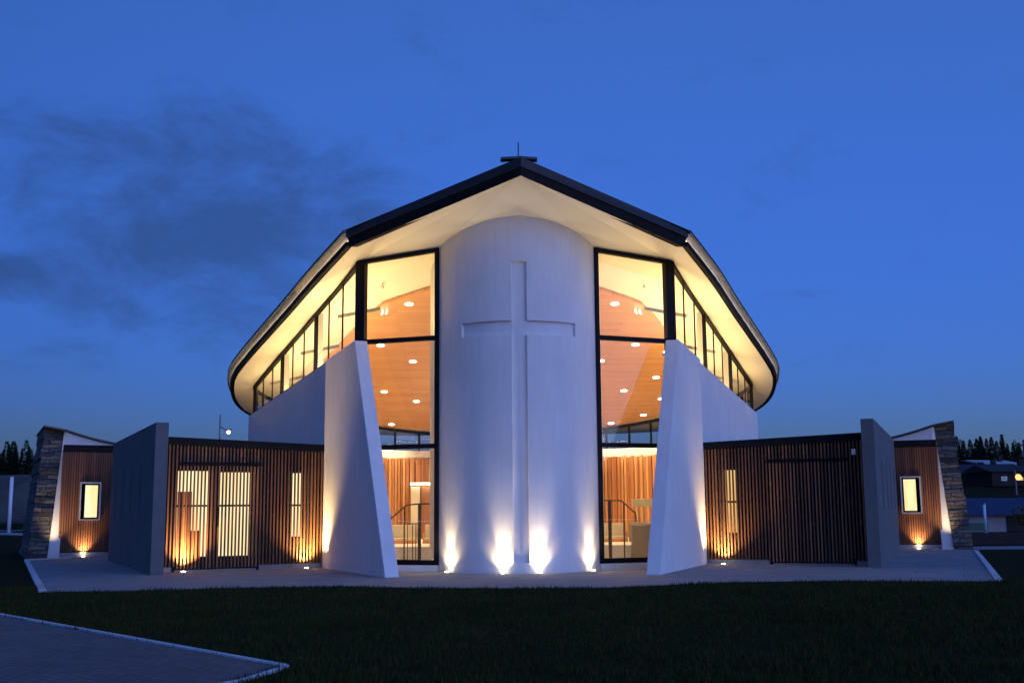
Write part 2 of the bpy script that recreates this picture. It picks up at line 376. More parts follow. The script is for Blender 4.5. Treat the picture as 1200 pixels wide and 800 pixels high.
# ---------------------------------------------------------------- front windows
Z_B, Z_T1, Z_T2 = .17, 3.30, 6.22
for s in (-1, 1):
    a = Vector((s * FI[0], FI[1], 0)); b_ = Vector((s * FO[0], FO[1], 0)); d = (b_ - a).normalized(); nr = Vector((-d.y, d.x, 0))
    if nr.y > 0: nr = -nr
    L = (b_ - a).length
    def P(u, z, off=0): q = a + d * u + nr * off; return (q.x, q.y, z)
    zt = lambda u: 8.71 + (8.53 - 8.71) * u / L
    fr = MB()
    def upright(u0, u1, z0, zfun, dep=.16):
        fr.hexa([P(u0, z0, dep / 2), P(u1, z0, dep / 2), P(u1, z0, -dep / 2), P(u0, z0, -dep / 2), P(u0, zfun(u0), dep / 2), P(u1, zfun(u1), dep / 2), P(u1, zfun(u1), -dep / 2), P(u0, zfun(u0), -dep / 2)])
    upright(0, .10, Z_B, zt); upright(L - .22, L + .06, Z_B, zt, .2)
    for (z0, z1, dep) in ((Z_B, Z_B + .13, .15), (Z_T1 - .06, Z_T1 + .06, .15), (Z_T2 - .06, Z_T2 + .06, .15)):
        fr.hexa([P(.1, z0, dep / 2), P(L - .22, z0, dep / 2), P(L - .22, z0, -dep / 2), P(.1, z0, -dep / 2), P(.1, z1, dep / 2), P(L - .22, z1, dep / 2), P(L - .22, z1, -dep / 2), P(.1, z1, -dep / 2)])
    fr.hexa([P(.1, zt(.1) - .1, .075), P(L - .22, zt(L - .22) - .1, .075), P(L - .22, zt(L - .22) - .1, -.075), P(.1, zt(.1) - .1, -.075),
             P(.1, zt(.1), .075), P(L - .22, zt(L - .22), .075), P(L - .22, zt(L - .22), -.075), P(.1, zt(.1), -.075)])
    win = fr.build('front_window', M['black'], church)
    gl = MB()
    for z0, z1 in ((Z_B + .13, Z_T1 - .06), (Z_T1 + .06, Z_T2 - .06)):
        gl.add([P(.1, z0), P(L - .22, z0), P(L - .22, z1), P(.1, z1)], [(0, 1, 2, 3)])
    gl.add([P(.1, Z_T2 + .06), P(L - .22, Z_T2 + .06), P(L - .22, zt(L - .22) - .1), P(.1, zt(.1) - .1)], [(0, 1, 2, 3)])
    gl.build('pane', M['glass'], win)
    dots = MB()
    for k in range(26):
        u = .16 + k * .075
        if u < L - .26: dots.add([P(u, 1.30, .012), P(u + .028, 1.30, .012), P(u + .028, 1.325, .012), P(u, 1.325, .012), P(u, 1.30, .009), P(u + .028, 1.30, .009), P(u + .028, 1.325, .009), P(u, 1.325, .009)],
                                  [(0, 1, 2, 3), (7, 6, 5, 4), (0, 4, 5, 1), (1, 5, 6, 2), (2, 6, 7, 3), (3, 7, 4, 0)])
    dots.build('dot_pattern', M['pole_white'], win)
    # added strip light and tray on the upper transom, brightening the front soffit
    tr = MB(); tr.hexa([P(.12, Z_T2 + .05, -.1), P(L - .3, Z_T2 + .05, -.1), P(L - .3, Z_T2 + .05, -.2), P(.12, Z_T2 + .05, -.2), P(.12, Z_T2 + .075, -.1), P(L - .3, Z_T2 + .075, -.1), P(L - .3, Z_T2 + .075, -.2), P(.12, Z_T2 + .075, -.2)])
    tr.build('light_trough', M['black'], win)
    tl_ = MB(); tl_.add([P(.14, Z_T2 + .08, -.11), P(L - .32, Z_T2 + .08, -.11), P(L - .32, Z_T2 + .08, -.19), P(.14, Z_T2 + .08, -.19)], [(0, 1, 2, 3)]); tl_.build('trough_light', M['trough'], win)
    # white upstand under the glass
    mb = MB(); mb.hexa([P(0, -.05, .1), P(L + .1, -.05, .1), P(L + .1, -.05, -.25), P(0, -.05, -.25), P(0, Z_B - .002, .1), P(L + .1, Z_B - .002, .1), P(L + .1, Z_B - .002, -.25), P(0, Z_B - .002, -.25)])
    mb.build('window_plinth', M['white'], church)

    # clerestory : three windows of three panes
    t0, t1 = 3.42, 16.1; per = (t1 - t0) / 9; oo = -.30
    def hz(t, o_=oo): w = W(s, t, o_, 0); return ceil_z(w[0], w[1])
    for bay in range(3):
        f = MB(); ta = t0 + bay * 3 * per; tb = ta + 3 * per
        wprism(f, s, [(ta, sill_z(ta) + .002), (tb, sill_z(tb) + .002), (tb, sill_z(tb) + .12), (ta, sill_z(ta) + .12)], oo - .06, oo + .06)
        wprism(f, s, [(ta, hz(ta) - .16), (tb, hz(tb) - .16), (tb, hz(tb) - .03), (ta, hz(ta) - .03)], oo - .06, oo + .06)
        for k in range(4):
            t = ta + k * per; w_ = .03; dp_ = .055 if k in (0, 3) else .018
            if k == 0: tt = (t, t + .06)
            elif k == 3: tt = (t - .04, t - .002)
            else: tt = (t - w_, t + w_)
            wprism(f, s, [(tt[0], sill_z(tt[0]) + .12), (tt[1], sill_z(tt[1]) + .12), (tt[1], hz(tt[1]) - .16), (tt[0], hz(tt[0]) - .16)], oo - dp_, oo + dp_)
        w_ = f.build('clerestory_window', M['black'], church)
        g = MB()
        for k in range(3):
            u0, u1 = ta + k * per + .04, ta + (k + 1) * per - .04
            g.add([W(s, u0, oo, sill_z(u0) + .12), W(s, u1, oo, sill_z(u1) + .12), W(s, u1, oo, hz(u1) - .16), W(s, u0, oo, hz(u0) - .16)], [(0, 1, 2, 3)])
        g.build('pane', M['glass'], w_)
    # columns and ties behind the thick mullions
    for bay in range(3):
        t = t0 + bay * 3 * per + .1; tm = t + 2.1; zz = sill_z(tm) + (hz(tm) - sill_z(tm)) * .62
        if bay:
            c = MB(); wprism(c, s, [(t, sill_z(t) + .0), (t + .3, sill_z(t) + .0), (t + .3, hz(t) - .02), (t, hz(t) - .02)], oo - .26, oo - .09)
            c.build('column', M['column'], church)
        tb_ = MB(); tb_.bar(W(s, tm, oo - .1, zz), W(s, tm, oo - 1.4, zz + .33), .08, .10)
        tb_.build('tie_beam', M['steel'], church)
    # cove strip light on the sill
    st = MB(); o1 = oo - .28
    st.add([W(s, 4.25, o1, sill_z(4.25) + .02), W(s, 15, o1, sill_z(15) + .02), W(s, 15, o1 - .06, sill_z(15) + .02), W(s, 4.25, o1 - .24, sill_z(4.25) + .02)], [(0, 1, 2, 3)])
    st.build('cove_light', M['strip'], church)
    # inner ledge that carries the strip
    lg = MB(); wprism(lg, s, [(3.55, .5), (15.2, .5), (15.2, sill_z(15.2) - .15), (3.55, sill_z(3.55) - .15)], -.56, -.502); lg.build('inner_lining', M['cream'], church)
    lg = MB(); lg.hexa([W(s, 4.2, -.50, sill_z(4.2) - .13), W(s, 15.1, -.50, sill_z(15.1) - .13), W(s, 15.1, -.70, sill_z(15.1) - .13), W(s, 4.2, -.84, sill_z(4.2) - .13), W(s, 4.2, -.50, sill_z(4.2) - .01), W(s, 15.1, -.50, sill_z(15.1) - .01), W(s, 15.1, -.70, sill_z(15.1) - .01), W(s, 4.2, -.84, sill_z(4.2) - .01)]); lg.build('sill_ledge', M['cream'], church)

# rear clerestory
rw = MB(); pn = MB(); nP = len(path)
head = [ceil_z(p[0], p[1]) - .05 for p in path]
for i in range(nP - 1):
    a, b_ = Vector(path[i]), Vector(path[i + 1])
    rw.bar((a.x, a.y, a.z + .05), (b_.x, b_.y, b_.z + .05), .1, .1); rw.bar((a.x, a.y, head[i] - .05), (b_.x, b_.y, head[i + 1] - .05), .1, .1)
    if i: rw.bar((a.x, a.y, a.z + .1), (a.x, a.y, head[i] - .1), .09, .09)
    pn.add([(a.x, a.y, a.z + .1), (b_.x, b_.y, b_.z + .1), (b_.x, b_.y, head[i + 1] - .1), (a.x, a.y, head[i] - .1)], [(0, 1, 2, 3)])
rwo = rw.build('rear_window', M['black'], church); pn.build('pane', M['glass'], rwo)

# ---------------------------------------------------------------- roof
EAVE = [W(1, t, o, z) for t, o, z in ((.62, .68, 8.34), (4, .70, 7.95), (7, .70, 7.55), (10, .74, 7.13), (12.3, .78, 6.78), (14.2, .80, 6.42))]
EAVE += [(10.12, 41.6, 6.15), (10.36, 43.2, 5.86), (10.34, 44.7, 5.6), (10.0, 46.2, 5.38), (9.3, 47.9, 5.2), (8.0, 49.6, 5.1), (5.9, 51.0, 5.05), (3.2, 51.7, 5.03), (0, 51.9, 5.02)]
CORNER = (4.45, 29.14, 8.56); APEX = (0, 26.84, 9.84)
EAVE[0] = CORNER
def mirror(p, s): return (s * p[0], p[1], p[2])
sf = MB()
arc = [tpt(R(64.5) * k / 10, None, TR) for k in range(11)]; arc = [(x, y, z - .12) for x, y, z in arc]
fo_t = (FO[0], FO[1], 8.53); fi_t = arc[-1]
HEAD = [W(1, t, -.36, 0) for t in np.linspace(3.42, 16.1, 10)]; HEAD = [(x, y, ceil_z(x, y) - .03) for x, y, _ in HEAD]
HEAD[0] = fo_t
HEAD += [(x, y, ceil_z(x, y) - .05) for x, y in REAR[1:]]
for s in (-1, 1):
    mv = lambda p: mirror(p, s)
    sf.add([mv(p) for p in (APEX, CORNER, fo_t, fi_t)], [(0, 1, 2), (0, 2, 3)])
    for k in range(10): sf.add([mv(APEX), mv(arc[k + 1]), mv(arc[k])], [(0, 1, 2)])
    # side soffit : pair up samples along both paths by arc length
    def resample(path_, n):
        pts = [Vector(p) for p in path_]; L = [0]
        for a, b_ in zip(pts, pts[1:]): L.append(L[-1] + (b_ - a).length)
        out = []
        for k in range(n):
            q = L[-1] * k / (n - 1); i = max(j for j in range(len(L)) if L[j] <= q + 1e-9); i = min(i, len(pts) - 2)
            out.append(pts[i].lerp(pts[i + 1], (q - L[i]) / (L[i + 1] - L[i])))
        return out
    # match the straight part to the straight part, the curve to the curve
    def smooth(pts, n=6):
        pts = [Vector(p) for p in pts]; o_ = []
        for i in range(len(pts) - 1):
            a, b_, c, d = pts[max(i - 1, 0)], pts[i], pts[i + 1], pts[min(i + 2, len(pts) - 1)]
            for k in range(n):
                u = k / n; o_.append(.5 * ((2 * b_) + (c - a) * u + (2 * a - 5 * b_ + 4 * c - d) * u * u + (3 * b_ - a - 3 * c + d) * u ** 3))
        return o_ + [pts[-1]]
    SM = smooth(EAVE)
    eA, eB = resample(SM[:37], 16), resample(SM[36:], 34); hA, hB = resample(HEAD[:10], 16), resample(HEAD[9:], 34)
    E_ = eA + eB[1:]; H_ = hA + hB[1:]
    for i in range(len(E_) - 1):
        sf.add([mv(E_[i]), mv(E_[i + 1]), mv(H_[i + 1]), mv(H_[i])], [(0, 1, 2, 3)])
bmv = sf.build('soffit', M['cream'], church)
# roof skin, fascias
rf = MB(); le = MB(); fa = MB(); fu = MB(); gu = MB(); ge = MB()
RIDGE_F = (0, 26.74, 10.27)
def off2(path_, i):   # outward horizontal normal of eave path (right half)
    a, b_ = path_[max(i - 1, 0)], path_[min(i + 1, len(path_) - 1)]; d = Vector((b_[0] - a[0], b_[1] - a[1], 0)).normalized()
    return Vector((d.y, -d.x, 0))
En = len(E_)
def eo(i, out, up): p = E_[i] + off2(E_, i) * out; return (p.x, p.y, E_[i].z + up)
GABN = Vector((2.3, -4.45, 0)).normalized()
TOPC = (4.62, 29.12, 9.01)   # top outer corner of the roof edge
for s in (-1, 1):
    mv = lambda p: mirror(p, s)
    # gable fascia: lower dark band and upper metal band
    A0, C0 = Vector(APEX), Vector(CORNER)
    # dark lower band
    fa.prism([mv(q) for q in (A0 + Vector((0, -.03, -.02)), (0, 26.78, 10.03), (0, 27.0, 10.03), A0 + Vector((0, .2, .02)))],
             [mv(q) for q in (C0 + Vector((.03, -.03, -.02)), C0 + Vector((.08, -.05, .23)), C0 + Vector((-.12, .12, .23)), C0 + Vector((-.16, .12, .02)))])
    # upper band
    fu.prism([mv(q) for q in ((0, 26.74, 10.03), RIDGE_F, (0, 27.1, 10.3), (0, 27.05, 10.03))],
             [mv(q) for q in (C0 + Vector((.12, -.1, .232)), TOPC, Vector(TOPC) + Vector((-.2, .3, .03)), C0 + Vector((-.1, .2, .232)))])
    ridge = lambda i: (0, 27.0 + (48 - 27.0) * i / (En - 1), 10.3 - (10.3 - 6.3) * i / (En - 1))
    for i in range(En - 1):
        # dark gutter beam at the soffit edge
        fa.prism([mv(q) for q in (eo(i, 0, -.03), eo(i, .12, -.01), eo(i, .14, .12), eo(i, -.08, .12))], [mv(q) for q in (eo(i + 1, 0, -.03), eo(i + 1, .12, -.01), eo(i + 1, .14, .12), eo(i + 1, -.08, .12))])
        le.add([mv(q) for q in (eo(i, .10, .125), eo(i, .115, .125), eo(i + 1, .115, .125), eo(i + 1, .10, .125))], [(0, 1, 2, 3)])  # added glowing strip on the beam, lights the gutter panels from below
        # dark roof edge
        ge.prism([mv(q) for q in (eo(i, .19, .33), eo(i, .24, .33), eo(i, .24, .42), eo(i, .13, .42))], [mv(q) for q in (eo(i + 1, .19, .33), eo(i + 1, .24, .33), eo(i + 1, .24, .42), eo(i + 1, .13, .42))])
        rf.add([mv(eo(i, .2, .421)), mv(eo(i + 1, .2, .421)), mv(ridge(i + 1)), mv(ridge(i))], [(0, 1, 2, 3)])
    # pale outer soffit panels with joints
    ln = 0
    for i in range(En - 1):
        p, q = E_[i], E_[i + 1]; k = max(1, round((q - p).length / .95))
        for j in range(k):
            u0, u1 = j / k, (j + 1) / k; g_ = .012 / max(.2, (q - p).length)
            def lp(u, out, up):
                a_, b2 = Vector(eo(i, out, up)), Vector(eo(i + 1, out, up)); return mv(a_.lerp(b2, u))
            gu.hexa([lp(u0 + g_, .05, .124), lp(u1 - g_, .05, .124), lp(u1 - g_, .02, .124), lp(u0 + g_, .02, .124), lp(u0 + g_, .188, .34), lp(u1 - g_, .188, .34), lp(u1 - g_, .15, .35), lp(u0 + g_, .15, .35)])
roof = rf.build('roof', M['roof'], church)
fa.build('lower_fascia', M['black'], roof); fu.build('upper_fascia', M['fascia'], roof); ge.build('roof_edge', M['roof'], roof); gu.build('gutter_panels', M['gutter'], roof); le.build('gutter_light', M['led'], roof, recalc=False)
rc = MB(); rc.prism([(-.5, 27.0, 10.29), (-.5, 27.0, 10.35), (-.02, 27.0, 10.38), (.42, 27.0, 10.35), (.42, 27.0, 10.29), (-.02, 27.0, 10.32)], [(-.5, 27.18, 10.27), (-.5, 27.18, 10.33), (-.02, 27.18, 10.36), (.42, 27.18, 10.33), (.42, 27.18, 10.27), (-.02, 27.18, 10.30)])
rc.box(-.08, .08, 27.03, 27.15, 10.1, 10.31)
rc.build('ridge_cap', M['roof'], roof)
an = MB(); an.tube([(-.05, 27.1, 10.34), (-.05, 27.1, 10.76)], .018, 6); an.build('antenna', M['roof'], roof)

# ---------------------------------------------------------------- interior
ce = MB()
for s in (-1, 1):
    mv = lambda p: mirror(p, s)
    pts = [(0, 31.2)] + [(2.16, 30.1)] + [(FO[0] - .1, FO[1] + .1)] + [(h[0], h[1]) for h in HEAD[1:]]
    pts = [mv((x, y, ceil_z(x, y) - .01)) for x, y in pts]
    ce.add(pts, [tuple(range(len(pts)))])
ce.build('ceiling', M['cream'], church)
tc_ = MB()
TE = [(0, 31.0), (2.4, 32.5), (3.98, 33.8), (4.62, 35.0), (5.9, 38.0), (7.2, 41.0), (7.5, 43), (7.3, 45), (6.5, 47), (4.6, 48.6), (2, 49.2), (0, 49.3)]
for s in (-1, 1):
    A = [(s * x, y, ceil_z(x, y) - .13) for x, y in TE]; B = [(x, y, z + .09) for x, y, z in A]
    tc_.prism(A, B)
tco = tc_.build('timber_ceiling', M['timber_ceiling'], church)
DL = [(3.17, 33.75), (4.35, 37.6), (3.35, 39.35), (5.65, 41.35), (4.65, 43.05), (3.48, 44.4), (5.93, 46.6), (4.72, 47.9), (6.3, 44.2)]
dl0 = None; spots = []
for s in (-1, 1):
    for x, y in DL:
        z = ceil_z(x, y) - .13 - .013
        if dl0 is None:
            dl0 = MB().disc((s * x, y, z), .13, 20, .012, (0, .1815, .9834)).build('downlight', M['disc'], church)
            base_loc = Vector((s * x, y, z))
        else:
            c = dl0.copy(); COL.objects.link(c); c.parent = church; c.location = Vector((s * x, y, z)) - base_loc
        spots.append((s * x, y, z - .06))
for s in (-1, 1):     # small twin track spots
    for (x, y, dz, r) in ((4.02, 34.3, -.2, .024), (3.88, 34.25, -.2, .024), (3.87, 32.4, -.12, .05)):
        mb = MB(); z = ceil_z(x, y) + dz; mb.tube([(s * x, y, z + .1), (s * x, y, z)], .02, 8); mb.tube([(s * x, y, z), (s * (x + .03), y - .07, z - .06)], r, 10)
        mb.build('track_spot', M['disc'] if dz < -.15 else M['pole_white'], church)
fl = MB()
pts = [(0, 31.6), (2.1, 30.25), (4.3, 31.0)] + [(h[0] - .3, h[1]) for h in HEAD[1:-1]] + [(0, 50)]
for s in (-1, 1):
    fl.prism([(s * x, y, -.04) for x, y in pts], [(s * x, y, .12) for x, y in pts])
fl.build('floor', M['carpet'], church)
po = MB(); po.prism([(-6.2, 34.6, .125), (6.2, 34.6, .125), (8, 40, .125), (8, 44, .125), (-8, 44, .125), (-8, 40, .125)], [(-6.2, 34.6, .5), (6.2, 34.6, .5), (8, 40, .5), (8, 44, .5), (-8, 44, .5), (-8, 40, .5)])
po.build('dais', M['cream'], church)
# battens of the back wall
bt = MB(); inner = []
pr = [(x * .965, y - .55) for x, y in REAR[3:]]
full = [(-x, y) for x, y in pr] + [(x, y) for x, y in pr[::-1][1:]]
seg = [Vector((x, y, 0)) for x, y in full]; L = [0]
for a, b_ in zip(seg, seg[1:]): L.append(L[-1] + (b_ - a).length)
q = 0
while q < L[-1]:
    i = max(j for j in range(len(L)) if L[j] <= q); i = min(i, len(seg) - 2); d = (seg[i + 1] - seg[i]).normalized(); p = seg[i].lerp(seg[i + 1], (q - L[i]) / (L[i + 1] - L[i]))
    w_ = random.choice((.07, .09, .11, .14)); dep = random.choice((.06, .1, .16)); nr = Vector((-d.y, d.x, 0)); nr = nr if nr.y < 0 else -nr
    bt.bar((p.x + nr.x * dep / 2, p.y + nr.y * dep / 2, .15), (p.x + nr.x * dep / 2, p.y + nr.y * dep / 2, 3.78 + random.uniform(0, .06)), w_, dep, d)
    q += w_ + random.choice((.02, .03, .05))
bt.build('batten_wall', M['interior_batten'], church)
bk = MB(); ribbon_wall(bk, [(x, y + .1, 3.7) for x, y in full], .13, .1); bk.build('batten_backing', M['door_timber'], church)
# white ring beam over the battens
rb = MB(); ribbon_wall(rb, [(x, y + .02, 4.16 if abs(x) < 6 else 4.25) for x, y in full], 3.86, .16); rb.build('ring_beam', M['cream'], church)
# door in the back wall
dr = MB(); dr.box(-3.45, -2.2, 48.2, 48.5, .13, 2.62); do = dr.build('interior_door', M['door_timber'], church)
MB().box(-3.88, -3.50, 48.1, 48.5, .13, 2.6).build('door_reveal', M['fabric'], do)
MB().box(-3.9, -2.1, 47.95, 48.15, 2.66, 2.76).build('lintel_light', M['disc'], do)

# furniture
def pew(cx_, cy_, w_, label):
    t = thing('pew', (cx_, cy_, .5), label, 'pew', 'cream upholstered pews inside the church')
    MB().box(cx_ - w_ / 2, cx_ + w_ / 2, cy_, cy_ + .5, .62, .70).build('seat', M['fabric'], t, bevel=.02)
    MB().box(cx_ - w_ / 2, cx_ + w_ / 2, cy_ + .42, cy_ + .52, .705, 1.12).build('backrest', M['fabric'], t, bevel=.02)
    MB().box(cx_ - w_ / 2 - .02, cx_ + w_ / 2 + .02, cy_ - .03, cy_ + .05, .505, .617).build('front_rail', M['interior_batten'], t)
    for e in (-1, 1): MB().box(cx_ + e * (w_ / 2 + .045) - .02, cx_ + e * (w_ / 2 + .045) + .02, cy_ + .06, cy_ + .55, .505, .85).build('end_panel', M['interior_batten'], t)
pew(-3.75, 37.8, 1.3, 'cream pew behind the handrail in the left front window')
pew(-2.5, 37.8, .7, 'short cream pew beside the tower edge in the left front window')
pew(3.52, 37.8, .78, 'cream pew beside the grey block in the right front window')
ct = thing('altar_block', (4.5, 37.6, .5), 'plain grey block with a glass screen standing on it, in the right front window', 'altar')
MB().box(4.0, 5.2, 37.3, 37.9, .505, 1.14).build('body', M['grey_panel'], ct, bevel=.01)
MB().box(4.12, 4.8, 37.55, 37.6, 1.145, 1.9).build('glass_screen', M['glass'], ct)
MB().box(4.1, 4.82, 37.62, 37.66, 1.66, 1.92).build('screen_cap', M['fabric'], ct)
# steps side wall of grey down to the floor in front of the dais
MB().box(3.62, 4.5, 34.3, 34.58, .125, 1.1).build('lectern_panel', M['grey_panel'], None)
tag(bpy.data.objects['lectern_panel'], 'grey low panel standing on the church floor behind the right front window', 'panel')
def handrail(pts, posts, dark, label):
    t = thing('handrail', (pts[0][0], pts[0][1], .5), label, 'handrail', 'handrails inside the church')
    MB().tube(pts, .024, 8).build('rail', M['rail_dark'], t, smooth=True)
    for (x, y, z) in posts: MB().tube([(x, y, .13 if y < 34.6 else .505), (x, y, z)], .022, 8).build('post', M['rail_dark'], t)
    for (x, y, z) in dark: MB().box(x - .05, x + .05, y - .03, y + .03, .13, z).build('post', M['rail_dark'], t)
    return t
h1 = handrail([(-3.75, 34.2, 1.32), (-3.25, 34.2, 1.75), (-2.95, 34.2, 1.79), (-2.2, 34.2, 1.80)], [(-3.3, 34.2, 1.72)], [(-2.84, 34.2, 1.79)], 'dark sloping handrail seen through the left front window')
MB().tube([(-3.2, 34.2, 1.2), (-2.84, 34.2, 1.2)], .02, 6).build('lower_rail', M['rail_dark'], h1)
for x in (-3.2, -3.05, -2.95): MB().tube([(x, 34.2, .13), (x, 34.2, 1.2)], .014, 6).build('baluster', M['rail_dark'], h1)
handrail([(2.6, 34.2, 1.86), (3.3, 34.2, 1.84), (3.72, 34.2, 1.45), (3.74, 34.2, 1.2)], [(3.36, 34.2, 1.8)], [(2.93, 34.2, 1.84)], 'dark handrail with a bent end seen through the right front window')

# ---------------------------------------------------------------- side wings with batten screens
def wing(s, side):
    lab = {'left': 'timber-battened left wing with a dark fascia and a glowing slatted double door',
           'right': 'timber-battened right wing with a dark unlit door and one tall glowing slot'}[side]
    c = W(s, 8, 2.2, 0); t = thing('side_wing', c, lab, 'wing')
    zt = lambda o: 3.5 + .15 * o / 4.5
    wins = [(.50, .90, .84, 2.74)] + ([(2.02, 2.92, .34, 2.75), (3.18, 4.08, .34, 2.78)] if side == 'left' else [])
    # front wall behind the battens with real openings
    oo_ = sorted(set([0, 4.5] + [w_[0] for w_ in wins] + [w_[1] for w_ in wins])); mb = MB()
    for a, b_ in zip(oo_, oo_[1:]):
        w_ = [w2 for w2 in wins if w2[0] <= a + 1e-6 and w2[1] >= b_ - 1e-6]
        if w_:
            wb(mb, s, 5.85, 6.0, a, b_, 0, w_[0][2]); wb(mb, s, 5.85, 6.0, a, b_, w_[0][3], 3.3)
        else: wb(mb, s, 5.85, 6.0, a, b_, 0, 3.3)
    mb.build('front_wall', M['backing'], t)
    MB_ = MB(); wb(MB_, s, 6.003, 14.6, .0, .15, 0, 3.3); wb(MB_, s, 6.003, 14.6, 4.35, 4.5, 0, 3.3); wb(MB_, s, 14.45, 14.6, .153, 4.347, 0, 3.3); MB_.build('wall', M['backing'], t)
    r = MB(); r.hexa([W(s, 5.62, -.02, 3.32), W(s, 14.7, -.02, 3.32), W(s, 14.7, 4.51, 3.46), W(s, 5.62, 4.51, 3.46), W(s, 5.62, -.02, 3.49), W(s, 14.7, -.02, 3.49), W(s, 14.7, 4.51, 3.64), W(s, 5.62, 4.51, 3.64)])
    rf_ = r.build('roof', M['roof'], t)
    f = MB(); f.hexa([W(s, 5.46, -.0, 3.30), W(s, 5.615, -.0, 3.30), W(s, 5.615, 4.51, 3.44), W(s, 5.46, 4.51, 3.44), W(s, 5.46, -.0, 3.5), W(s, 5.615, -.0, 3.5), W(s, 5.615, 4.51, 3.65), W(s, 5.46, 4.51, 3.65)])
    f.build('fascia', M['black'], rf_)
    n = 46; b_ = MB(); sp = 4.46 / n
    for k in range(n):
        o_ = .05 + k * sp; z1 = zt(o_) - .215; z0 = .15
        if (1.82 < o_ < 4.05): 
            for za, zb in ((z0 - .06, 2.86), (2.96, z1)): wb(b_, s, 5.5, 5.565, o_ - .021, o_ + .021, za, zb)
        else: wb(b_, s, 5.5 + random.uniform(0, .004), 5.565, o_ - .021, o_ + .021, z0, z1)
    b_.build('batten_screen', M['cedar'], t)
    rl = MB(); wb(rl, s, 5.572, 5.61, .02, 4.49, 1.745, 1.80); rl.build('cross_rail', M['black'], t)
    for za in (3.0, .22): rl2 = MB(); wb(rl2, s, 5.572, 5.61, .02, 4.49, za, za + .05); rl2.build('cross_rail', M['backing'], t)
    df = MB(); wb(df, s, 5.485, 5.61, 1.76, 4.07, 2.875, 2.93); wb(df, s, 5.575, 5.63, 1.79, 1.85, 0, 2.87); wb(df, s, 5.575, 5.63, 4.08, 4.14, 0, 2.87); wb(df, s, 5.575, 5.63, 3.02, 3.06, 0.05, 2.87)
    df.build('door_frame', M['black'], t)
    if side == 'left':
        hd = MB(); hd.tube([W(s, 5.44, 2.98, 1.2), W(s, 5.44, 2.98, 1.75)], .018, 8); hd.tube([W(s, 5.44, 3.11, 1.2), W(s, 5.44, 3.11, 1.75)], .018, 8); hd.build('door_handle', M['black'], t)
    pl = MB(); wb(pl, s, 5.62, 5.84, .0, 1.78, -.03, .13); wb(pl, s, 5.62, 5.84, 4.15, 4.5, -.03, .13); wb(pl, s, 5.64, 5.84, 1.86, 4.07, -.03, .04); pl.build('plinth', M['concrete'], t)
    for (a, b2, z0, z1) in wins:
        w_ = MB()
        for q in ((a, a + .04, z0, z1), (b2 - .04, b2, z0, z1), (a + .04, b2 - .04, z0, z0 + .05), (a + .04, b2 - .04, z1 - .05, z1)): wb(w_, s, 5.78, 5.846, *q)
        wo = w_.build('window', M['black'], t)
        MBp = MB(); MBp.add([W(s, 5.9, a, z0), W(s, 5.9, b2, z0), W(s, 5.9, b2, z1), W(s, 5.9, a, z1)], [(0, 1, 2, 3)]); MBp.build('pane', M['lit_window'] if side == 'left' else M['lit_window_amber'], wo)
    if side == 'left':
        # boarded lower parts of the door leaf that block the light
        bd = MB(); wb(bd, s, 5.7, 5.74, 3.66, 4.04, .35, 2.16); wb(bd, s, 5.7, 5.74, 3.42, 3.655, .35, 1.1); bd.build('door_panel', M['door_timber'], t)
    return t
M['lit_window_amber'] = lit('lit_window_amber', (1, .68, .26), (.8, .42, .12), .95)
wing(-1, 'left'); wing(1, 'right')
# small wall sensor on the right screen
sn = thing('wall_lamp', W(1, 5.45, 4.24, 3.1), 'small pale wall sensor high on the right batten screen', 'sensor')
mb = MB(); wb(mb, 1, 5.38, 5.497, 4.18, 4.29, 3.03, 3.2); mb.build('housing', M['pole_white'], sn, bevel=.015)
mb = MB(); mb.tube([W(1, 5.4, 4.235, 3.02), W(1, 5.36, 4.235, 2.97)], .03, 10); mb.build('eye', M['dark_glass'], sn)

# grey fin walls with slots
for s, lab in ((-1, 'tall grey rendered fin wall with narrow slots, beside the glowing left screen'), (1, 'tall grey rendered fin wall with narrow slots, beside the dark right screen')):
    holes = [(6.95, 7.25), (9.05, 9.35), (11.05, 11.35), (13.15, 13.45)]; ts = sorted([4.45, 14.62] + [a for h in holes for a in h]); mb = MB()
    for a, b_ in zip(ts, ts[1:]):
        if any(abs(h[0] - a) < 1e-6 for h in holes): 
            wb(mb, s, a, b_, 4.53, 4.86, -.05, 1.52); wb(mb, s, a, b_, 4.53, 4.86, 2.92, 3.95)
        else: wb(mb, s, a, b_, 4.53, 4.86, -.05, 3.95)
    o = mb.build('fin_wall', M['grey'], None)
    bm = bmesh.new(); bm.from_mesh(o.data); bmesh.ops.remove_doubles(bm, verts=bm.verts, dist=1e-4)
    seen = {}; kill = []
    for f in bm.faces:
        key = tuple(sorted(v.index for v in f.verts))
        if key in seen: kill += [f, seen[key]]
        seen[key] = f
    bmesh.ops.delete(bm, geom=list(set(kill)), context='FACES_ONLY'); bmesh.ops.recalc_face_normals(bm, faces=bm.faces); bm.to_mesh(o.data); bm.free()
    tag(o, lab, 'wall', 'grey fin walls')

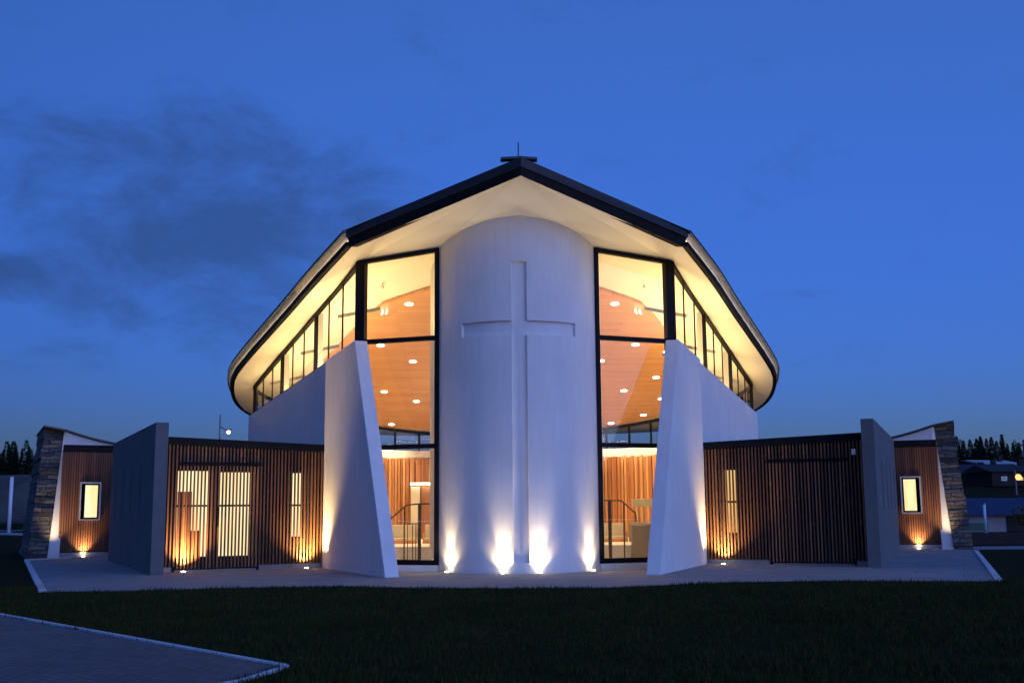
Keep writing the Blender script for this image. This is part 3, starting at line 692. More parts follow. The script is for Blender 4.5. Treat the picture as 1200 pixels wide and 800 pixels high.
# outer pavilions: timber wall between fin and stone wall
for s, side in ((-1, 'left'), (1, 'right')):
    t = thing('outer_pavilion', W(s, 20, 5, 0), {'left': 'timber-clad pavilion with a small lit window at the far left', 'right': 'timber-clad pavilion with a small lit window at the far right'}[side], 'pavilion')
    wo0, wo1, wz0, wz1 = 4.88, 5.52, 1.38, 2.68
    mb = MB(); T0 = 18.36
    for a, b_, z0, z1 in ((3.6, wo0, .05, 3.9), (wo1, 6.22, .05, 3.9), (wo0, wo1, .05, wz0), (wo0, wo1, wz1, 3.9)): wb(mb, s, T0, T0 + .2, a, b_, z0, z1)
    mb.build('front_wall', M['backing'], t)
    b_ = MB(); o_ = 3.65; 
    while o_ < 6.2:
        dp = random.uniform(0, .006)
        if wo0 - .03 < o_ < wo1 + .03:
            wb(b_, s, T0 - .05 + dp, T0 - .003, o_ - .03, o_ + .03, .2, wz0 - .04); wb(b_, s, T0 - .05 + dp, T0 - .003, o_ - .03, o_ + .03, wz1 + .04, 3.84)
        else: wb(b_, s, T0 - .05 + dp, T0 - .003, o_ - .03, o_ + .03, .2, 3.84)
        o_ += .085
    b_.build('cladding', M['cedar_dark'], t)
    # window : pale box reveal and frame set to the inner side, glowing pane
    wn = MB()
    for q in ((wo0 - .05, wo0, wz0 - .05, wz1 + .05), (wo1, wo1 + .05, wz0 - .05, wz1 + .05), (wo0, wo1, wz0 - .05, wz0), (wo0, wo1, wz1, wz1 + .05)): wb(wn, s, T0 - .12, T0 + .15, *q)
    w_ = wn.build('window', M['column'], t)
    fr = MB()
    for q in ((wo0, wo0 + .06, wz0, wz1), (wo1 - .14, wo1 - .08, wz0, wz1), (wo0 + .06, wo1 - .14, wz0, wz0 + .06), (wo0 + .06, wo1 - .14, wz1 - .06, wz1)): wb(fr, s, T0 - .02, T0 + .1, *q)
    fr.build('frame', M['black'], w_)
    pp = MB(); wb(pp, s, T0 + .03, T0 + .05, wo0 + .06, wo1 - .14, wz0 + .06, wz1 - .06); pp.build('pane', M['lit_window'], w_)
    f = MB(); wb(f, s, T0 - .1, T0 + .3, 3.6, 6.2, 3.86, 4.1); f.build('fascia', M['black'], t)
    pl = MB(); wb(pl, s, T0 - .09, T0 - .005, 3.6, 6.18, -.03, .17); pl.build('plinth', M['concrete'], t)
    rfz = lambda o: 4.12 + .56 * (max(min(o, 6.1) - 3.4, 0) / 2.7) ** 1.7 + .12 * max(0, o - 6.1) / .7
    mb = MB(); 
    oo_ = np.linspace(3.4, 6.88, 14)
    # infill gable above the timber, under the sloping roof
    g = MB(); poly = [(o_, rfz(o_) - .03) for o_ in oo_ if o_ <= 6.1]
    A = [W(s, 19.3, o_, z) for o_, z in [(poly[-1][0], 4.0), (3.4, 4.0)] + poly]; B = [W(s, 19.5, o_, z) for o_, z in [(poly[-1][0], 4.0), (3.4, 4.0)] + poly]
    g.prism(A, B); g.build('gable_infill', M['white'], t)
    r = MB(); A = [W(s, 19.15, o_, rfz(o_)) for o_ in oo_] + [W(s, 19.15, o_, rfz(o_) + .055) for o_ in oo_[::-1]]; B = [W(s, 25, o_, z) for o_, z in [(o_, rfz(o_)) for o_ in oo_] + [(o_, rfz(o_) + .055) for o_ in oo_[::-1]]]
    r.prism(A, B); r.build('roof', M['roof'], t)
    bw_ = MB(); wb(bw_, s, 19.51, 24.5, 3.4, 3.6, 0, 4.05); wb(bw_, s, 24.5, 24.7, 3.6, 6.0, 0, 4.2); bw_.build('wall', M['backing'], t)
    # stone wall, battered front edge
    st = thing('stone_wall', W(s, 20, 7, 0), {'left': 'battered stacked-stone end wall with a pale plaster edge at the far left', 'right': 'battered stacked-stone end wall with a pale plaster edge at the far right'}[side], 'wall', 'stone end walls')
    k0, k1 = 17.95, 19.55
    LEAN = .46
    def stn(o0, o1, za, zb, ta, tb):
        q = MB(); nlay = 26
        for i in range(nlay):
            u0, u1 = i / nlay, (i + 1) / nlay
            jig = random.uniform(-.03, .03); jo = random.uniform(-.03, .03)
            z0 = -.05 + (za + .05) * u0; z1 = -.05 + (za + .05) * u1
            y0 = -.05 + (zb + .05) * u0; y1 = -.05 + (zb + .05) * u1
            t_0, t_1 = ta + (tb - ta) * u0 + jig, ta + (tb - ta) * u1 + jig
            l0, l1 = LEAN * u0, LEAN * u1
            q.hexa([W(s, t_0, o0 - l0, z0), W(s, 25, o0 - l0, z0), W(s, 25, o1 + jo - l0, y0), W(s, t_0, o1 + jo - l0, y0), W(s, t_1, o0 - l1, z1), W(s, 25, o0 - l1, z1), W(s, 25, o1 + jo - l1, y1), W(s, t_1, o1 + jo - l1, y1)])
        return q
    so_ = stn(6.60, 7.28, rfz(6.14) - .02, rfz(6.82) - .02, k0, k1).build('stonework', M['stone'], st, recalc=True)
    pe = MB()
    pe.prism([W(s, k0 + .14, 6.19, -.05), W(s, k0 + .06, 6.595, -.05), W(s, 19.9, 6.595, -.05), W(s, 19.9, 6.19, -.05)],
             [W(s, k1 - .05, 6.0, rfz(6.0) - .02), W(s, k1 - .05, 6.135, rfz(6.135) - .02), W(s, 20, 6.135, rfz(6.135) - .02), W(s, 20, 6.0, rfz(6.0) - .02)])
    pe.build('plaster_edge', M['white'], st)

# ---------------------------------------------------------------- in-ground uplights
def spot(loc, target, watts, angle, blend, col, r, parent=None):
    l = bpy.data.lights.new('spot_lamp', 'SPOT'); l.energy = watts; l.spot_size = R(angle); l.spot_blend = blend; l.color = col; l.shadow_soft_size = r
    o = bpy.data.objects.new('spot_lamp', l); COL.objects.link(o); o.location = loc
    d = Vector(target) - Vector(loc); o.rotation_euler = d.to_track_quat('-Z', 'Y').to_euler()
    if parent is not None:
        p = parent.location; o.parent = parent; o.location = Vector(loc) - Vector(p)
    return o
WARM = (1, .72, .38)
ups = []
def uplight(loc, label, group, target, watts, angle, blend=.6, col=WARM):
    global up0
    if not ups:
        t = thing('ground_uplight', loc, label, 'uplight', group)
        rim = MB(); x, y, z = loc; rim.tube([(x, y, .002), (x, y, .02)], .075, 20); rim.build('rim', M['steel'], t)
        ln = MB(); ln.tube([(x, y, .021), (x, y, .032)], .055, 20); ln.build('lens', M['lens'], t)
    else:
        t = ups[0].copy(); COL.objects.link(t); t.location = loc; t['label'] = label; t['group'] = group
        for ch in ups[0].children:
            if ch.type == 'MESH': c = ch.copy(); COL.objects.link(c); c.parent = t
    ups.append(t)
    spot((loc[0], loc[1], .05), target, watts, angle, blend, col, .03, t)
G1 = 'in-ground uplights along the church front'
for a, lab in ((-50, 'outer uplight in the paving at the left edge of the tower'), (-11, 'uplight in the paving just left of the cross foot'), (10.8, 'uplight in the paving just right of the cross foot'), (50, 'outer uplight in the paving at the right edge of the tower')):
    r_ = TR + .115; x, y = r_ * math.sin(R(a)), TC[1] - r_ * math.cos(R(a)); k = .09
    uplight((x, y, 0), lab, G1, (x - k * math.sin(R(a)), y + k * math.cos(R(a)), .8), 115 if abs(a) < 20 else 95, 118, 1, (1, .74, .42))
    spot((x, y, .055), (x - .10 * math.sin(R(a)), y + .10 * math.cos(R(a)), 2.0), 420 if abs(a) < 20 else 360, 40 + (3 if a > 0 else 0), 1, (1, .76, .47), .03)
for s, nm in ((-1, 'left'), (1, 'right')):
    p = W(s, 5.24, .52, 0); uplight(p, 'uplight at the foot of the %s screen, beside the white buttress' % nm, G1, W(s, 5.42, .55, 1.2), 800 if s < 0 else 520, 112, 1, (1, .66, .26))
p = W(-1, 5.24, 3.9, 0); uplight(p, 'uplight at the foot of the left screen, beside the grey fin wall', G1, W(-1, 5.42, 3.8, 1.2), 800, 112, 1, (1, .66, .26))
for s, nm in ((-1, 'left'), (1, 'right')):
    p = W(s, 18.16, 5.36, 0); uplight(p, 'uplight below the lit window of the %s pavilion' % nm, G1, W(s, 18.28, 5.38, 1.0), 280, 100, 1, (1, .66, .28))
    # wash on the plaster edge of the stone wall
    spot(W(s, 17.5, 6.42, .05), W(s, 18.45, 6.30, 2.3), 380, 64, 1, WARM, .04)
    spot(W(s, 5.15, .22, .06), W(s, 4.85, .04, 1.7), 260, 50, .9, WARM, .03)

# interior lamps at the downlights
for (x, y, z) in spots: spot((x, y, z), (x, y, 0), 520, 110, .7, (1, .74, .42), .1)
# ---------------------------------------------------------------- ground, paving
FRONT = [(-10.05, 23.9), (-8.9, 23.95), (-7.5, 24.15), (-6.2, 24.6), (-5.0, 24.72), (-4.0, 24.6), (-2.3, 23.95), (-.3, 23.52), (1.4, 23.45), (2.7, 23.95), (4.2, 24.65), (5.4, 24.85), (6.6, 24.8), (8, 24.5), (10.05, 24.2)]
kl, kr = W(-1, 16.6, 7.25, 0), W(1, 16.6, 7.25, 0)
PAVE = FRONT + [(kr[0], kr[1]), (15.6, 41.4), (14, 43), (-14, 43), (-15.6, 41.4), (kl[0], kl[1])]
mb = MB(); mb.prism([(x, y, -.3) for x, y in PAVE], [(x, y, 0) for x, y in PAVE]); o = mb.build('forecourt', M['forecourt']); tag(o, kind='structure')
def kerb(name, pts, w_, z1, label):
    mb = MB(); P_ = [(x, y, z1) for x, y in pts]; ribbon_wall(mb, P_, -.2, w_); o = mb.build(name, M['kerb'], bevel=.01); tag(o, kind='structure'); return o
e = .09
kerb('kerb', [(-10.12, 23.88), (kl[0] - e, kl[1]), (-15.75, 41.5)], .15, .035, '')
kerb('kerb', [(10.12, 24.18), (kr[0] + e, kr[1]), (15.75, 41.5)], .15, .035, '')
PATH = [(-26, 38.3), (-8.66, 18.26), (-6.47, 15.73), (-4.82, 13.86), (-3.25, 12.08), (-3.5, 11.1), (-4.8, 9.2), (-8, 5), (-30, 5)]
mb = MB(); mb.prism([(x, y, -.3) for x, y in PATH], [(x, y, .012) for x, y in PATH]); o = mb.build('brick_path', M['brick']); tag(o, kind='structure')
kerb('kerb', [(-25.9, 38.36), (-8.6, 18.32), (-4.78, 13.92), (-3.17, 12.06)], .075, .03, '')
kerb('kerb', [(-3.14, 12.08), (-3.42, 11.1), (-4.7, 9.15), (-7.9, 4.9)], .06, .022, '')

# terrain sheet
def sstep(a, b_, x): t = np.clip((x - a) / (b_ - a), 0, 1); return t * t * (3 - 2 * t)
def terr(x, y):
    left = sstep(-14, -26, x); right = sstep(18, 34, x)
    h = left * (.8 * sstep(92, 100, y) + 4.4 * sstep(103, 111, y) + 1.5 * sstep(112, 170, y))
    h = h + right * (4.2 * sstep(85, 140, y) + 2.6 * sstep(145, 190, y))
    return h - .012
xs = np.concatenate([np.linspace(-900, -120, 14), np.linspace(-115, 115, 116), np.linspace(120, 900, 14)])
ys = np.concatenate([np.linspace(-60, 60, 31), np.linspace(62, 200, 95), np.linspace(220, 1500, 20)])
Xg, Yg = np.meshgrid(xs, ys); Zg = terr(Xg, Yg)
vs = np.stack([Xg.ravel(), Yg.ravel(), Zg.ravel()], 1); nx, ny = len(xs), len(ys)
fs = [(j * nx + i, j * nx + i + 1, (j + 1) * nx + i + 1, (j + 1) * nx + i) for j in range(ny - 1) for i in range(nx - 1)]
me = bpy.data.meshes.new('lawn'); me.from_pydata(vs.tolist(), [], fs); me.update(); me.materials.append(M['lawn_soil'])
o = bpy.data.objects.new('lawn', me); COL.objects.link(o); tag(o, kind='structure')
for p in me.polygons: p.use_smooth = True

# grass blades (one mass nobody could count)
def inside(poly, px, py):
    c = np.zeros(px.shape, bool); n = len(poly)
    for i in range(n):
        x0, y0 = poly[i]; x1, y1 = poly[(i + 1) % n]
        cond = ((y0 > py) != (y1 > py)) & (px < (x1 - x0) * (py - y0) / (y1 - y0 + 1e-12) + x0); c ^= cond
    return c
def blades(n, y0, y1, hmin, hmax, wid):
    y = y0 + (y1 - y0) * rng.random(n) ** 1.25; x = (rng.random(n) * 2 - 1) * (y * .50 + 1.0) - 1.0 + y * .03
    clump = np.clip(.45 + .35 * np.sin(x * 1.7 + 2 * np.sin(y * 1.1)) * np.sin(y * 1.9 + np.sin(x * .8)) + .4 * np.sin(x * 4.3 + y * 2.1 + np.sin(y * 5)) * np.sin(y * 3.7 - x * 1.3), 0, 1.3)
    keep = ~(inside(PAVE, x, y) | inside(PATH, x, y)) & (rng.random(n) < .35 + .8 * clump); x, y, clump = x[keep], y[keep], clump[keep]; n = len(x)
    h = (hmin + (hmax - hmin) * rng.random(n) ** 2) * (.5 + .9 * clump); a = rng.random(n) * 2 * np.pi; w_ = wid * (.6 + .8 * rng.random(n))
    lean = h * .7 * rng.random(n); b_ = rng.random(n) * 2 * np.pi
    dx, dy = np.cos(a) * w_, np.sin(a) * w_
    v = np.zeros((n, 3, 3)); v[:, 0] = np.stack([x - dx, y - dy, np.full(n, -.012)], 1); v[:, 1] = np.stack([x + dx, y + dy, np.full(n, -.012)], 1)
    v[:, 2] = np.stack([x + np.cos(b_) * lean, y + np.sin(b_) * lean, h], 1)
    return v.reshape(-1, 3)
vv = np.concatenate([blades(170000, 8.5, 18, .015, .075, .006), blades(150000, 16, 25.5, .018, .075, .009)])
nt_ = len(vv) // 3; me = bpy.data.meshes.new('grass'); me.vertices.add(len(vv)); me.vertices.foreach_set('co', vv.ravel())
me.loops.add(nt_ * 3); me.loops.foreach_set('vertex_index', np.arange(nt_ * 3)); me.polygons.add(nt_); me.polygons.foreach_set('loop_start', np.arange(nt_) * 3)
try: me.polygons.foreach_set('loop_total', np.full(nt_, 3))
except Exception: pass
me.update(calc_edges=True); me.validate(); me.materials.append(M['grass'])
o = bpy.data.objects.new('grass', me); COL.objects.link(o); tag(o, 'short dark lawn grass in front of the church', 'grass', kind='stuff')

# ---------------------------------------------------------------- far left and right
def sheet(name, pts, mat, dz=.02):
    mb = MB(); mb.add([(x, y, float(terr(np.array(x), np.array(y))) + dz + .012) for x, y in pts], [tuple(range(len(pts)))]); o = mb.build(name, mat, recalc=False); tag(o, kind='structure'); return o
# bank of gravel on the left as a real slope sheet lying on the terrain
bx = np.linspace(-75, -27, 25); by = np.linspace(102, 113, 14); mb = MB()
vsb = [(x, y, float(terr(np.array(x), np.array(y))) + .06 + random.uniform(0, .12)) for y in by for x in bx]
mb.add(vsb, [(j * 25 + i, j * 25 + i + 1, (j + 1) * 25 + i + 1, (j + 1) * 25 + i) for j in range(13) for i in range(24)])
tag(mb.build('gravel_bank', M['bank'], recalc=False), kind='structure')
rd = MB(); xs_ = np.linspace(-80, -16, 20)
for a, b_ in zip(xs_, xs_[1:]):
    rd.add([(a, 94, float(terr(np.array(a), np.array(94.))) + .05), (b_, 94, float(terr(np.array(b_), np.array(94.))) + .05), (b_, 101.5, float(terr(np.array(b_), np.array(101.5))) + .05), (a, 101.5, float(terr(np.array(a), np.array(101.5))) + .05)], [(0, 1, 2, 3)])
tag(rd.build('road', M['road'], recalc=False), kind='structure')
kerb('road_kerb', [(-60, 108), (-38, 89.2), (-30, 80), (-20, 66)], .4, .14, '')

def pole(name, x, y, z0, h, r, label, cat, group=None):
    t = thing(name, (x, y, z0), label, cat, group); MB().tube([(x, y, z0 - .1), (x, y, z0 + h)], r, 10).build('shaft', M['pole_white'], t, smooth=True)
    MB().tube([(x, y, z0 + h), (x, y, z0 + h + .06)], r * 1.25, 10).build('cap', M['steel'], t); MB().tube([(x, y, z0 - .02), (x, y, z0 + .12)], r * 1.9, 10).build('base_collar', M['steel'], t)
    return t
pole('white_pole', -37.7, 90, .02, 4.45, .14, 'slim white pole on the grass in front of the gravel bank at the far left', 'pole')
pole('white_pole', 24.05, 55, 0, 1.66, .07, 'short white pole in front of the pale shed beside the autumn bush', 'pole')

# conifers : trunk with tiers of drooping needle sprays
def conifer_mesh(h, r, seed, n=1500):
    rg = random.Random(seed); v = []; f = []
    for _ in range(n):
        u = rg.random() ** .8; z = h * (.08 + .92 * u); rr = r * (1 - u) ** 1.05 * (.55 + .45 * abs(math.sin(u * 19 + seed))) + .06
        a = rg.random() * 2 * math.pi; d = rr * rg.random() ** .45
        L = .22 + .5 * (1 - u); c = Vector((d * math.cos(a), d * math.sin(a), z - d * .28))
        dirv = Vector((math.cos(a + rg.uniform(-.5, .5)), math.sin(a + rg.uniform(-.5, .5)), rg.uniform(-.6, .25))).normalized() * L
        sd = Vector((-dirv.y, dirv.x, rg.uniform(-.3, .3))).normalized() * L * .28
        k = len(v); v += [tuple(c - sd), tuple(c + sd), tuple(c + dirv)]; f.append((k, k + 1, k + 2))
    return v, f
def conifer(loc, h, r, seed, label, group):
    t = thing('conifer', loc, label, 'tree', group); L = Vector(loc)
    mb = MB(); mb.tube([L + Vector((0, 0, -.5)), L + Vector((0, 0, h * .5)), L + Vector((0, 0, h * .97))], h * .022, 7, .02); mb.build('trunk', M['bark'], t)
    v, f = conifer_mesh(h, r, seed); mb = MB(); mb.add([Vector(p) + L for p in v], f); mb.build('crown', M['needle'], t, recalc=False)
    return t
protos = {}
GL, GR = 'dark conifers on the left bank', 'dark conifers on the hill at the right'
def put_conifer(k, x, y, h, label, group):
    z = float(terr(np.array(x), np.array(y))) - .1
    if k not in protos:
        protos[k] = conifer((x, y, z), 7.5, (1.5, 1.15, 1.9)[k], k * 5 + 3, label, group); protos[k].scale = (h / 7.5,) * 3
        return
    r = dup(protos[k], (x, y, z), label, random.uniform(0, 6.28), (h / 7.5 * random.uniform(.85, 1.15), h / 7.5 * random.uniform(.85, 1.15), h / 7.5)); r['group'] = group
ords = ['first', 'second', 'third', 'fourth', 'fifth', 'sixth', 'seventh', 'eighth', 'ninth', 'tenth', 'eleventh', 'twelfth', 'thirteenth', 'fourteenth', 'fifteenth', 'sixteenth']
def pxx(px, Y): return -1.189 + Y * ((px - 547) / 1313.5)
for i, (px, y, top) in enumerate(((3, 124, 519), (9, 122, 513), (17, 127, 515.5), (24, 122, 517), (32, 124, 515.5), (42, 122, 514.5), (50, 126, 519), (-6, 125, 516))):
    x = pxx(px, y); z0 = float(terr(np.array(x), np.array(y))); h = 1.6 + (592.5 - top) / 1306 * y * 1.0 - z0
    put_conifer((0, 1, 0, 1, 2, 1, 2, 0)[i], x, y, h, 'dark conifer on the left bank, %s from the left edge of the row in view' % ords[(i + 1) % 8], GL)
for i, (px, y, top) in enumerate(((1122, 172, 519), (1130, 168, 524), (1138, 170, 523), (1146, 166, 522), (1151, 172, 519), (1158, 168, 522), (1164, 170, 520), (1170, 166, 525), (1177, 168, 517), (1183, 170, 528), (1190, 166, 527), (1197, 170, 527))):
    x = pxx(px, y); z0 = float(terr(np.array(x), np.array(y))); h = 1.6 + (601.5 - top - .0) / 1306 * y - z0
    put_conifer((2, 0, 2, 2, 1, 2, 0, 2, 1, 0, 2, 0)[i], x, y, h, 'dark conifer on the right hill, %s along the row from the stone wall' % ords[i], GR)
# darker wood behind the rows
def wood(name, x0, x1, y, n, h, label):
    v = []; f = []; rg = random.Random(len(name) + int(x0))
    for i in range(n):
        x = rg.uniform(x0, x1); yy = y + rg.uniform(-4, 8); z = float(terr(np.array(x), np.array(yy))) - .2; hh = h * rg.uniform(.7, 1.05)
        a, b_ = conifer_mesh(hh, hh * .25, rg.randint(0, 99), 420); k = len(v); v += [(p[0] + x, p[1] + yy, p[2] + z) for p in a]; f += [tuple(q + k for q in t) for t in b_]
    mb = MB(); mb.add(v, f); tag(mb.build(name, M['needle'], None, recalc=False), label, 'wood', kind='stuff')
wood('woodland', -80, -44, 134, 46, 4.6, 'dark mass of conifers behind the row on the left bank')
wood('woodland', 66, 100, 182, 46, 6.2, 'dark mass of conifers behind the houses on the right hill')

# houses on the right hillside
def house(x, y, w_, d, hw, hr, wall, roofm, label, wins, rot=0, mono=False):
    z = float(terr(np.array(x), np.array(y))) - .1; t = thing('house', (0, 0, 0), label, 'house', 'houses on the right hillside')
    MB().box(-w_ / 2, w_ / 2, -d / 2, d / 2, 0, hw).build('wall', wall, t)
    r = MB()
    if mono: r.prism([(-w_ / 2 - .4, -d / 2 - .4, hw + .003), (-w_ / 2 - .4, d / 2 + .4, hw + hr), (-w_ / 2 - .4, d / 2 + .4, hw + hr + .2), (-w_ / 2 - .4, -d / 2 - .4, hw + .2)], [(w_ / 2 + .4, -d / 2 - .4, hw + .003), (w_ / 2 + .4, d / 2 + .4, hw + hr), (w_ / 2 + .4, d / 2 + .4, hw + hr + .2), (w_ / 2 + .4, -d / 2 - .4, hw + .2)])
    else: r.prism([(-w_ / 2 - .4, -d / 2 - .5, hw - .1), (-w_ / 2 - .4, 0, hw + hr), (-w_ / 2 - .4, d / 2 + .5, hw - .1)], [(w_ / 2 + .4, -d / 2 - .5, hw - .1), (w_ / 2 + .4, 0, hw + hr), (w_ / 2 + .4, d / 2 + .5, hw - .1)])
    ro = r.build('roof', roofm, t); MB().box(w_ * .2, w_ * .2 + .6, d * .1, d * .1 + .6, hw + .1, hw + hr + .7).build('chimney', M['house_b'], ro)
    for (a, b_, z0, z1, m_) in wins:
        f = MB()
        for q in ((a, a + .1, z0, z1), (b_ - .1, b_, z0, z1), (a + .1, b_ - .1, z0, z0 + .1), (a + .1, b_ - .1, z1 - .1, z1)): f.box(q[0], q[1], -d / 2 - .1, -d / 2 - .004, q[2], q[3])
        fo = f.build('window', M['pole_white'] if m_ != 'house_lit' else M['house_b'], t); MB().box(a + .1, b_ - .1, -d / 2 - .06, -d / 2 - .02, z0 + .1, z1 - .1).build('pane', M[m_], fo)
    t.location = (x, y, z); t.rotation_euler = (0, 0, R(rot)); return t
house(pxx(1150, 152), 152, 8, 6, 2.2, .8, M['house_b'], M['roof_dark'], 'dark house with three pale windows under the conifers', [(-3.6, -2.4, 1.3, 2.1, 'house_pale'), (-1.9, -.7, 1.3, 2.1, 'house_pale'), (-.2, .9, 1.3, 2.1, 'house_pale')], -6)
house(pxx(1166, 160), 160, 5, 5, 2.5, .8, M['house_b'], M['roof_pale'], 'house with a small pale roof, uphill of the dark houses', [(-1.5, .2, .8, 1.8, 'dark_glass')], 5, True)
house(pxx(1184, 132), 132, 8, 6, 1.75, .8, M['house_b'], M['roof_dark'], 'low dark house with warm lit windows below the orange lamp', [(-2.9, -2.2, .6, 1.1, 'house_pale'), (-1.0, -.1, .55, 1.1, 'house_lit'), (.3, .9, .55, 1.1, 'house_pale'), (2, 3.0, .6, 1.1, 'house_pale')], 4)
house(pxx(1138, 140), 140, 5, 5, 1.5, .8, M['house_b'], M['roof_dark'], 'dark house close behind the right stone wall', [(-.5, .6, .8, 1.6, 'dark_glass')], -12)
# blue-roofed shed
sx, sy = 33.0, 72; z = 0
t = thing('shed', (0, 0, 0), 'long low shed with a blue metal roof and pale lilac walls', 'shed')
MB().box(-4.2, 8, -3, 3, 0, 1.15).build('wall', M['house_a'], t)
MB().box(-4.1, -2.2, -3.06, -3.004, .12, .6).build('panel', M['green_paint'], t)
MB().box(-1.0, 1.2, -3.06, -3.004, 0, 1.0).build('door', M['house_b'], t)
r = MB(); r.prism([(-4.6, -3.5, 1.05), (-4.6, 0, 2.15), (-4.6, 3.5, 1.05)], [(8.4, -3.5, 1.05), (8.4, 0, 2.15), (8.4, 3.5, 1.05)]); r.build('roof', M['roof_blue'], t)
t.location = (sx, sy, -.05); t.rotation_euler = (0, 0, R(-3))
# low dark wall and side path
mb = MB(); mb.box(18.9, 30, 46.8, 47.1, -.05, .46); o = mb.build('low_wall', M['house_b'], None, bevel=.02); tag(o, 'low dark garden wall behind the lawn beyond the right stone wall', 'wall')
mb = MB(); mb.add([(16.2, 41.3, .0), (30, 41.0, .0), (30, 44.6, .0), (16.0, 44.6, .0)], [(0, 1, 2, 3)]); tag(mb.build('side_path', M['forecourt'], recalc=False), kind='structure')
# autumn bush
def bush(loc, rx, ry, rz, n, mat, label, name='bush', seed=3):
    rg = random.Random(seed); t = thing(name, loc, label, 'bush'); L = Vector(loc); st = MB(); lf = MB(); tips = []
    for k in range(14):
        a = rg.uniform(0, 6.28); e = rg.uniform(.3, 1.0); tip = L + Vector((rx * e * math.cos(a), ry * e * math.sin(a), rz * rg.uniform(.75, 1.9)))
        mid = L.lerp(tip, .5) + Vector((0, 0, .2)); st.tube([L + Vector((rg.uniform(-.2, .2), 0, -.05)), mid, tip], .03, 5, .008); tips += [mid.lerp(tip, u) for u in (.2, .5, .8, 1)]
    for k in range(n):
        c = rg.choice(tips) + Vector((rg.gauss(0, .28), rg.gauss(0, .28), rg.gauss(0, .22)))
        if c.z < .08: continue
        q = Matrix.Rotation(rg.uniform(0, 6.28), 3, Vector((rg.gauss(0, 1), rg.gauss(0, 1), rg.gauss(0, 1))).normalized()); a = q @ Vector((.07, 0, 0)); b_ = q @ Vector((0, .045, 0))
        lf.add([c - a, c + b_, c + a, c - b_], [(0, 1, 2, 3)])
    st.build('stems', M['bark'], t); lf.build('foliage', mat, t, recalc=False)
bush((26.3, 53, 0), 1.7, 1.2, .85, 3600, M['autumn'], 'autumn-brown bush in front of the blue-roofed shed')
bush((28.3, 52, 0), 1.3, 1.0, .7, 2200, M['autumn'], 'second autumn bush, cut by the right edge of the picture', seed=9)
bush((-29.5, 91, .02), .9, .8, .4, 700, M['leaf'], 'small dark shrub at the foot of the gravel bank beside the stone wall', seed=5)

# street lamps
def street_lamp(x, y, z0, h, arm, m_, label, rr):
    t = thing('street_lamp', (x, y, z0), label, 'street lamp'); MB().tube([(x, y, z0 - .1), (x, y, z0 + h)], .09, 8, .05).build('post', M['steel'], t)
    zl = z0 + h - arm[1]; MB().tube([(x, y, zl + .25), (x + arm[0], y, zl + .05)], .04, 6).build('arm', M['steel'], t)
    hd = MB(); hd.box(x + arm[0] - .05, x + arm[0] + .4, y - .12, y + .12, zl, zl + .07); hd.build('head', M['steel'], t)
    lm = MB(); rows = [[(x + arm[0] + .2 + rr * math.sin(p) * math.cos(q), y + rr * math.sin(p) * math.sin(q), zl - .95 * rr + rr * .9 * math.cos(p)) for q in [2 * math.pi * k / 14 for k in range(14)]] for p in [.25, .6, 1, 1.4, 1.8, 2.2, 2.6, 2.95]]
    lm.add([v for r_ in rows for v in r_], [(i * 14 + k, i * 14 + (k + 1) % 14, (i + 1) * 14 + (k + 1) % 14, (i + 1) * 14 + k) for i in range(7) for k in range(14)] + [tuple(range(14)), tuple(range(98, 112))]); lm.build('lamp', m_, t, smooth=True)
street_lamp(pxx(250.5, 72), 72, 0, 7.75, (.35, 1.0), M['lamp_warm'], 'street lamp with a lit head above the left wing roof', .12)
street_lamp(pxx(1190, 118), 118, float(terr(np.array(58.), np.array(118.))), 2.6, (.1, .4), M['lamp_orange'], 'bright orange street lamp on the right hillside', .34)
street_lamp(pxx(1133, 145), 145, float(terr(np.array(64.), np.array(145.))), 2.2, (.1, .3), M['lamp_warm'], 'small warm lamp beside the dark trees right of the stone wall', .16)
# power pole
ux = pxx(1203, 90); t = thing('power_pole', (ux, 90, 0), 'timber power pole with a crossarm at the right edge', 'power pole')
MB().tube([(ux, 90, 0), (ux, 90, 6.9)], .12, 8, .09).build('post', M['bark'], t); MB().box(ux - 1.0, ux + 1.0, 89.85, 89.97, 6.4, 6.52).build('crossarm', M['bark'], t)
for k in (-.8, -.3, .4): MB().tube([(ux + k, 89.9, 6.52), (ux + k, 89.9, 6.7)], .04, 6).build('insulator', M['pole_white'], t)

# ---------------------------------------------------------------- sky, sun, camera
w = bpy.data.worlds.new('World'); sc.world = w; w.use_nodes = True; nt = w.node_tree; nt.nodes.clear()
out = N(nt, 'ShaderNodeOutputWorld'); bg = N(nt, 'ShaderNodeBackground')
SUN_EL, SUN_ROT = R(3), R(140)
sky = N(nt, 'ShaderNodeTexSky'); sky.sky_type = 'NISHITA'; sky.sun_disc = False; sky.sun_elevation = SUN_EL; sky.sun_rotation = SUN_ROT
sky.ozone_density = 4; sky.dust_density = .5
tcw = N(nt, 'ShaderNodeTexCoord'); sep = N(nt, 'ShaderNodeSeparateXYZ'); nt.links.new(tcw.outputs['Generated'], sep.inputs[0])
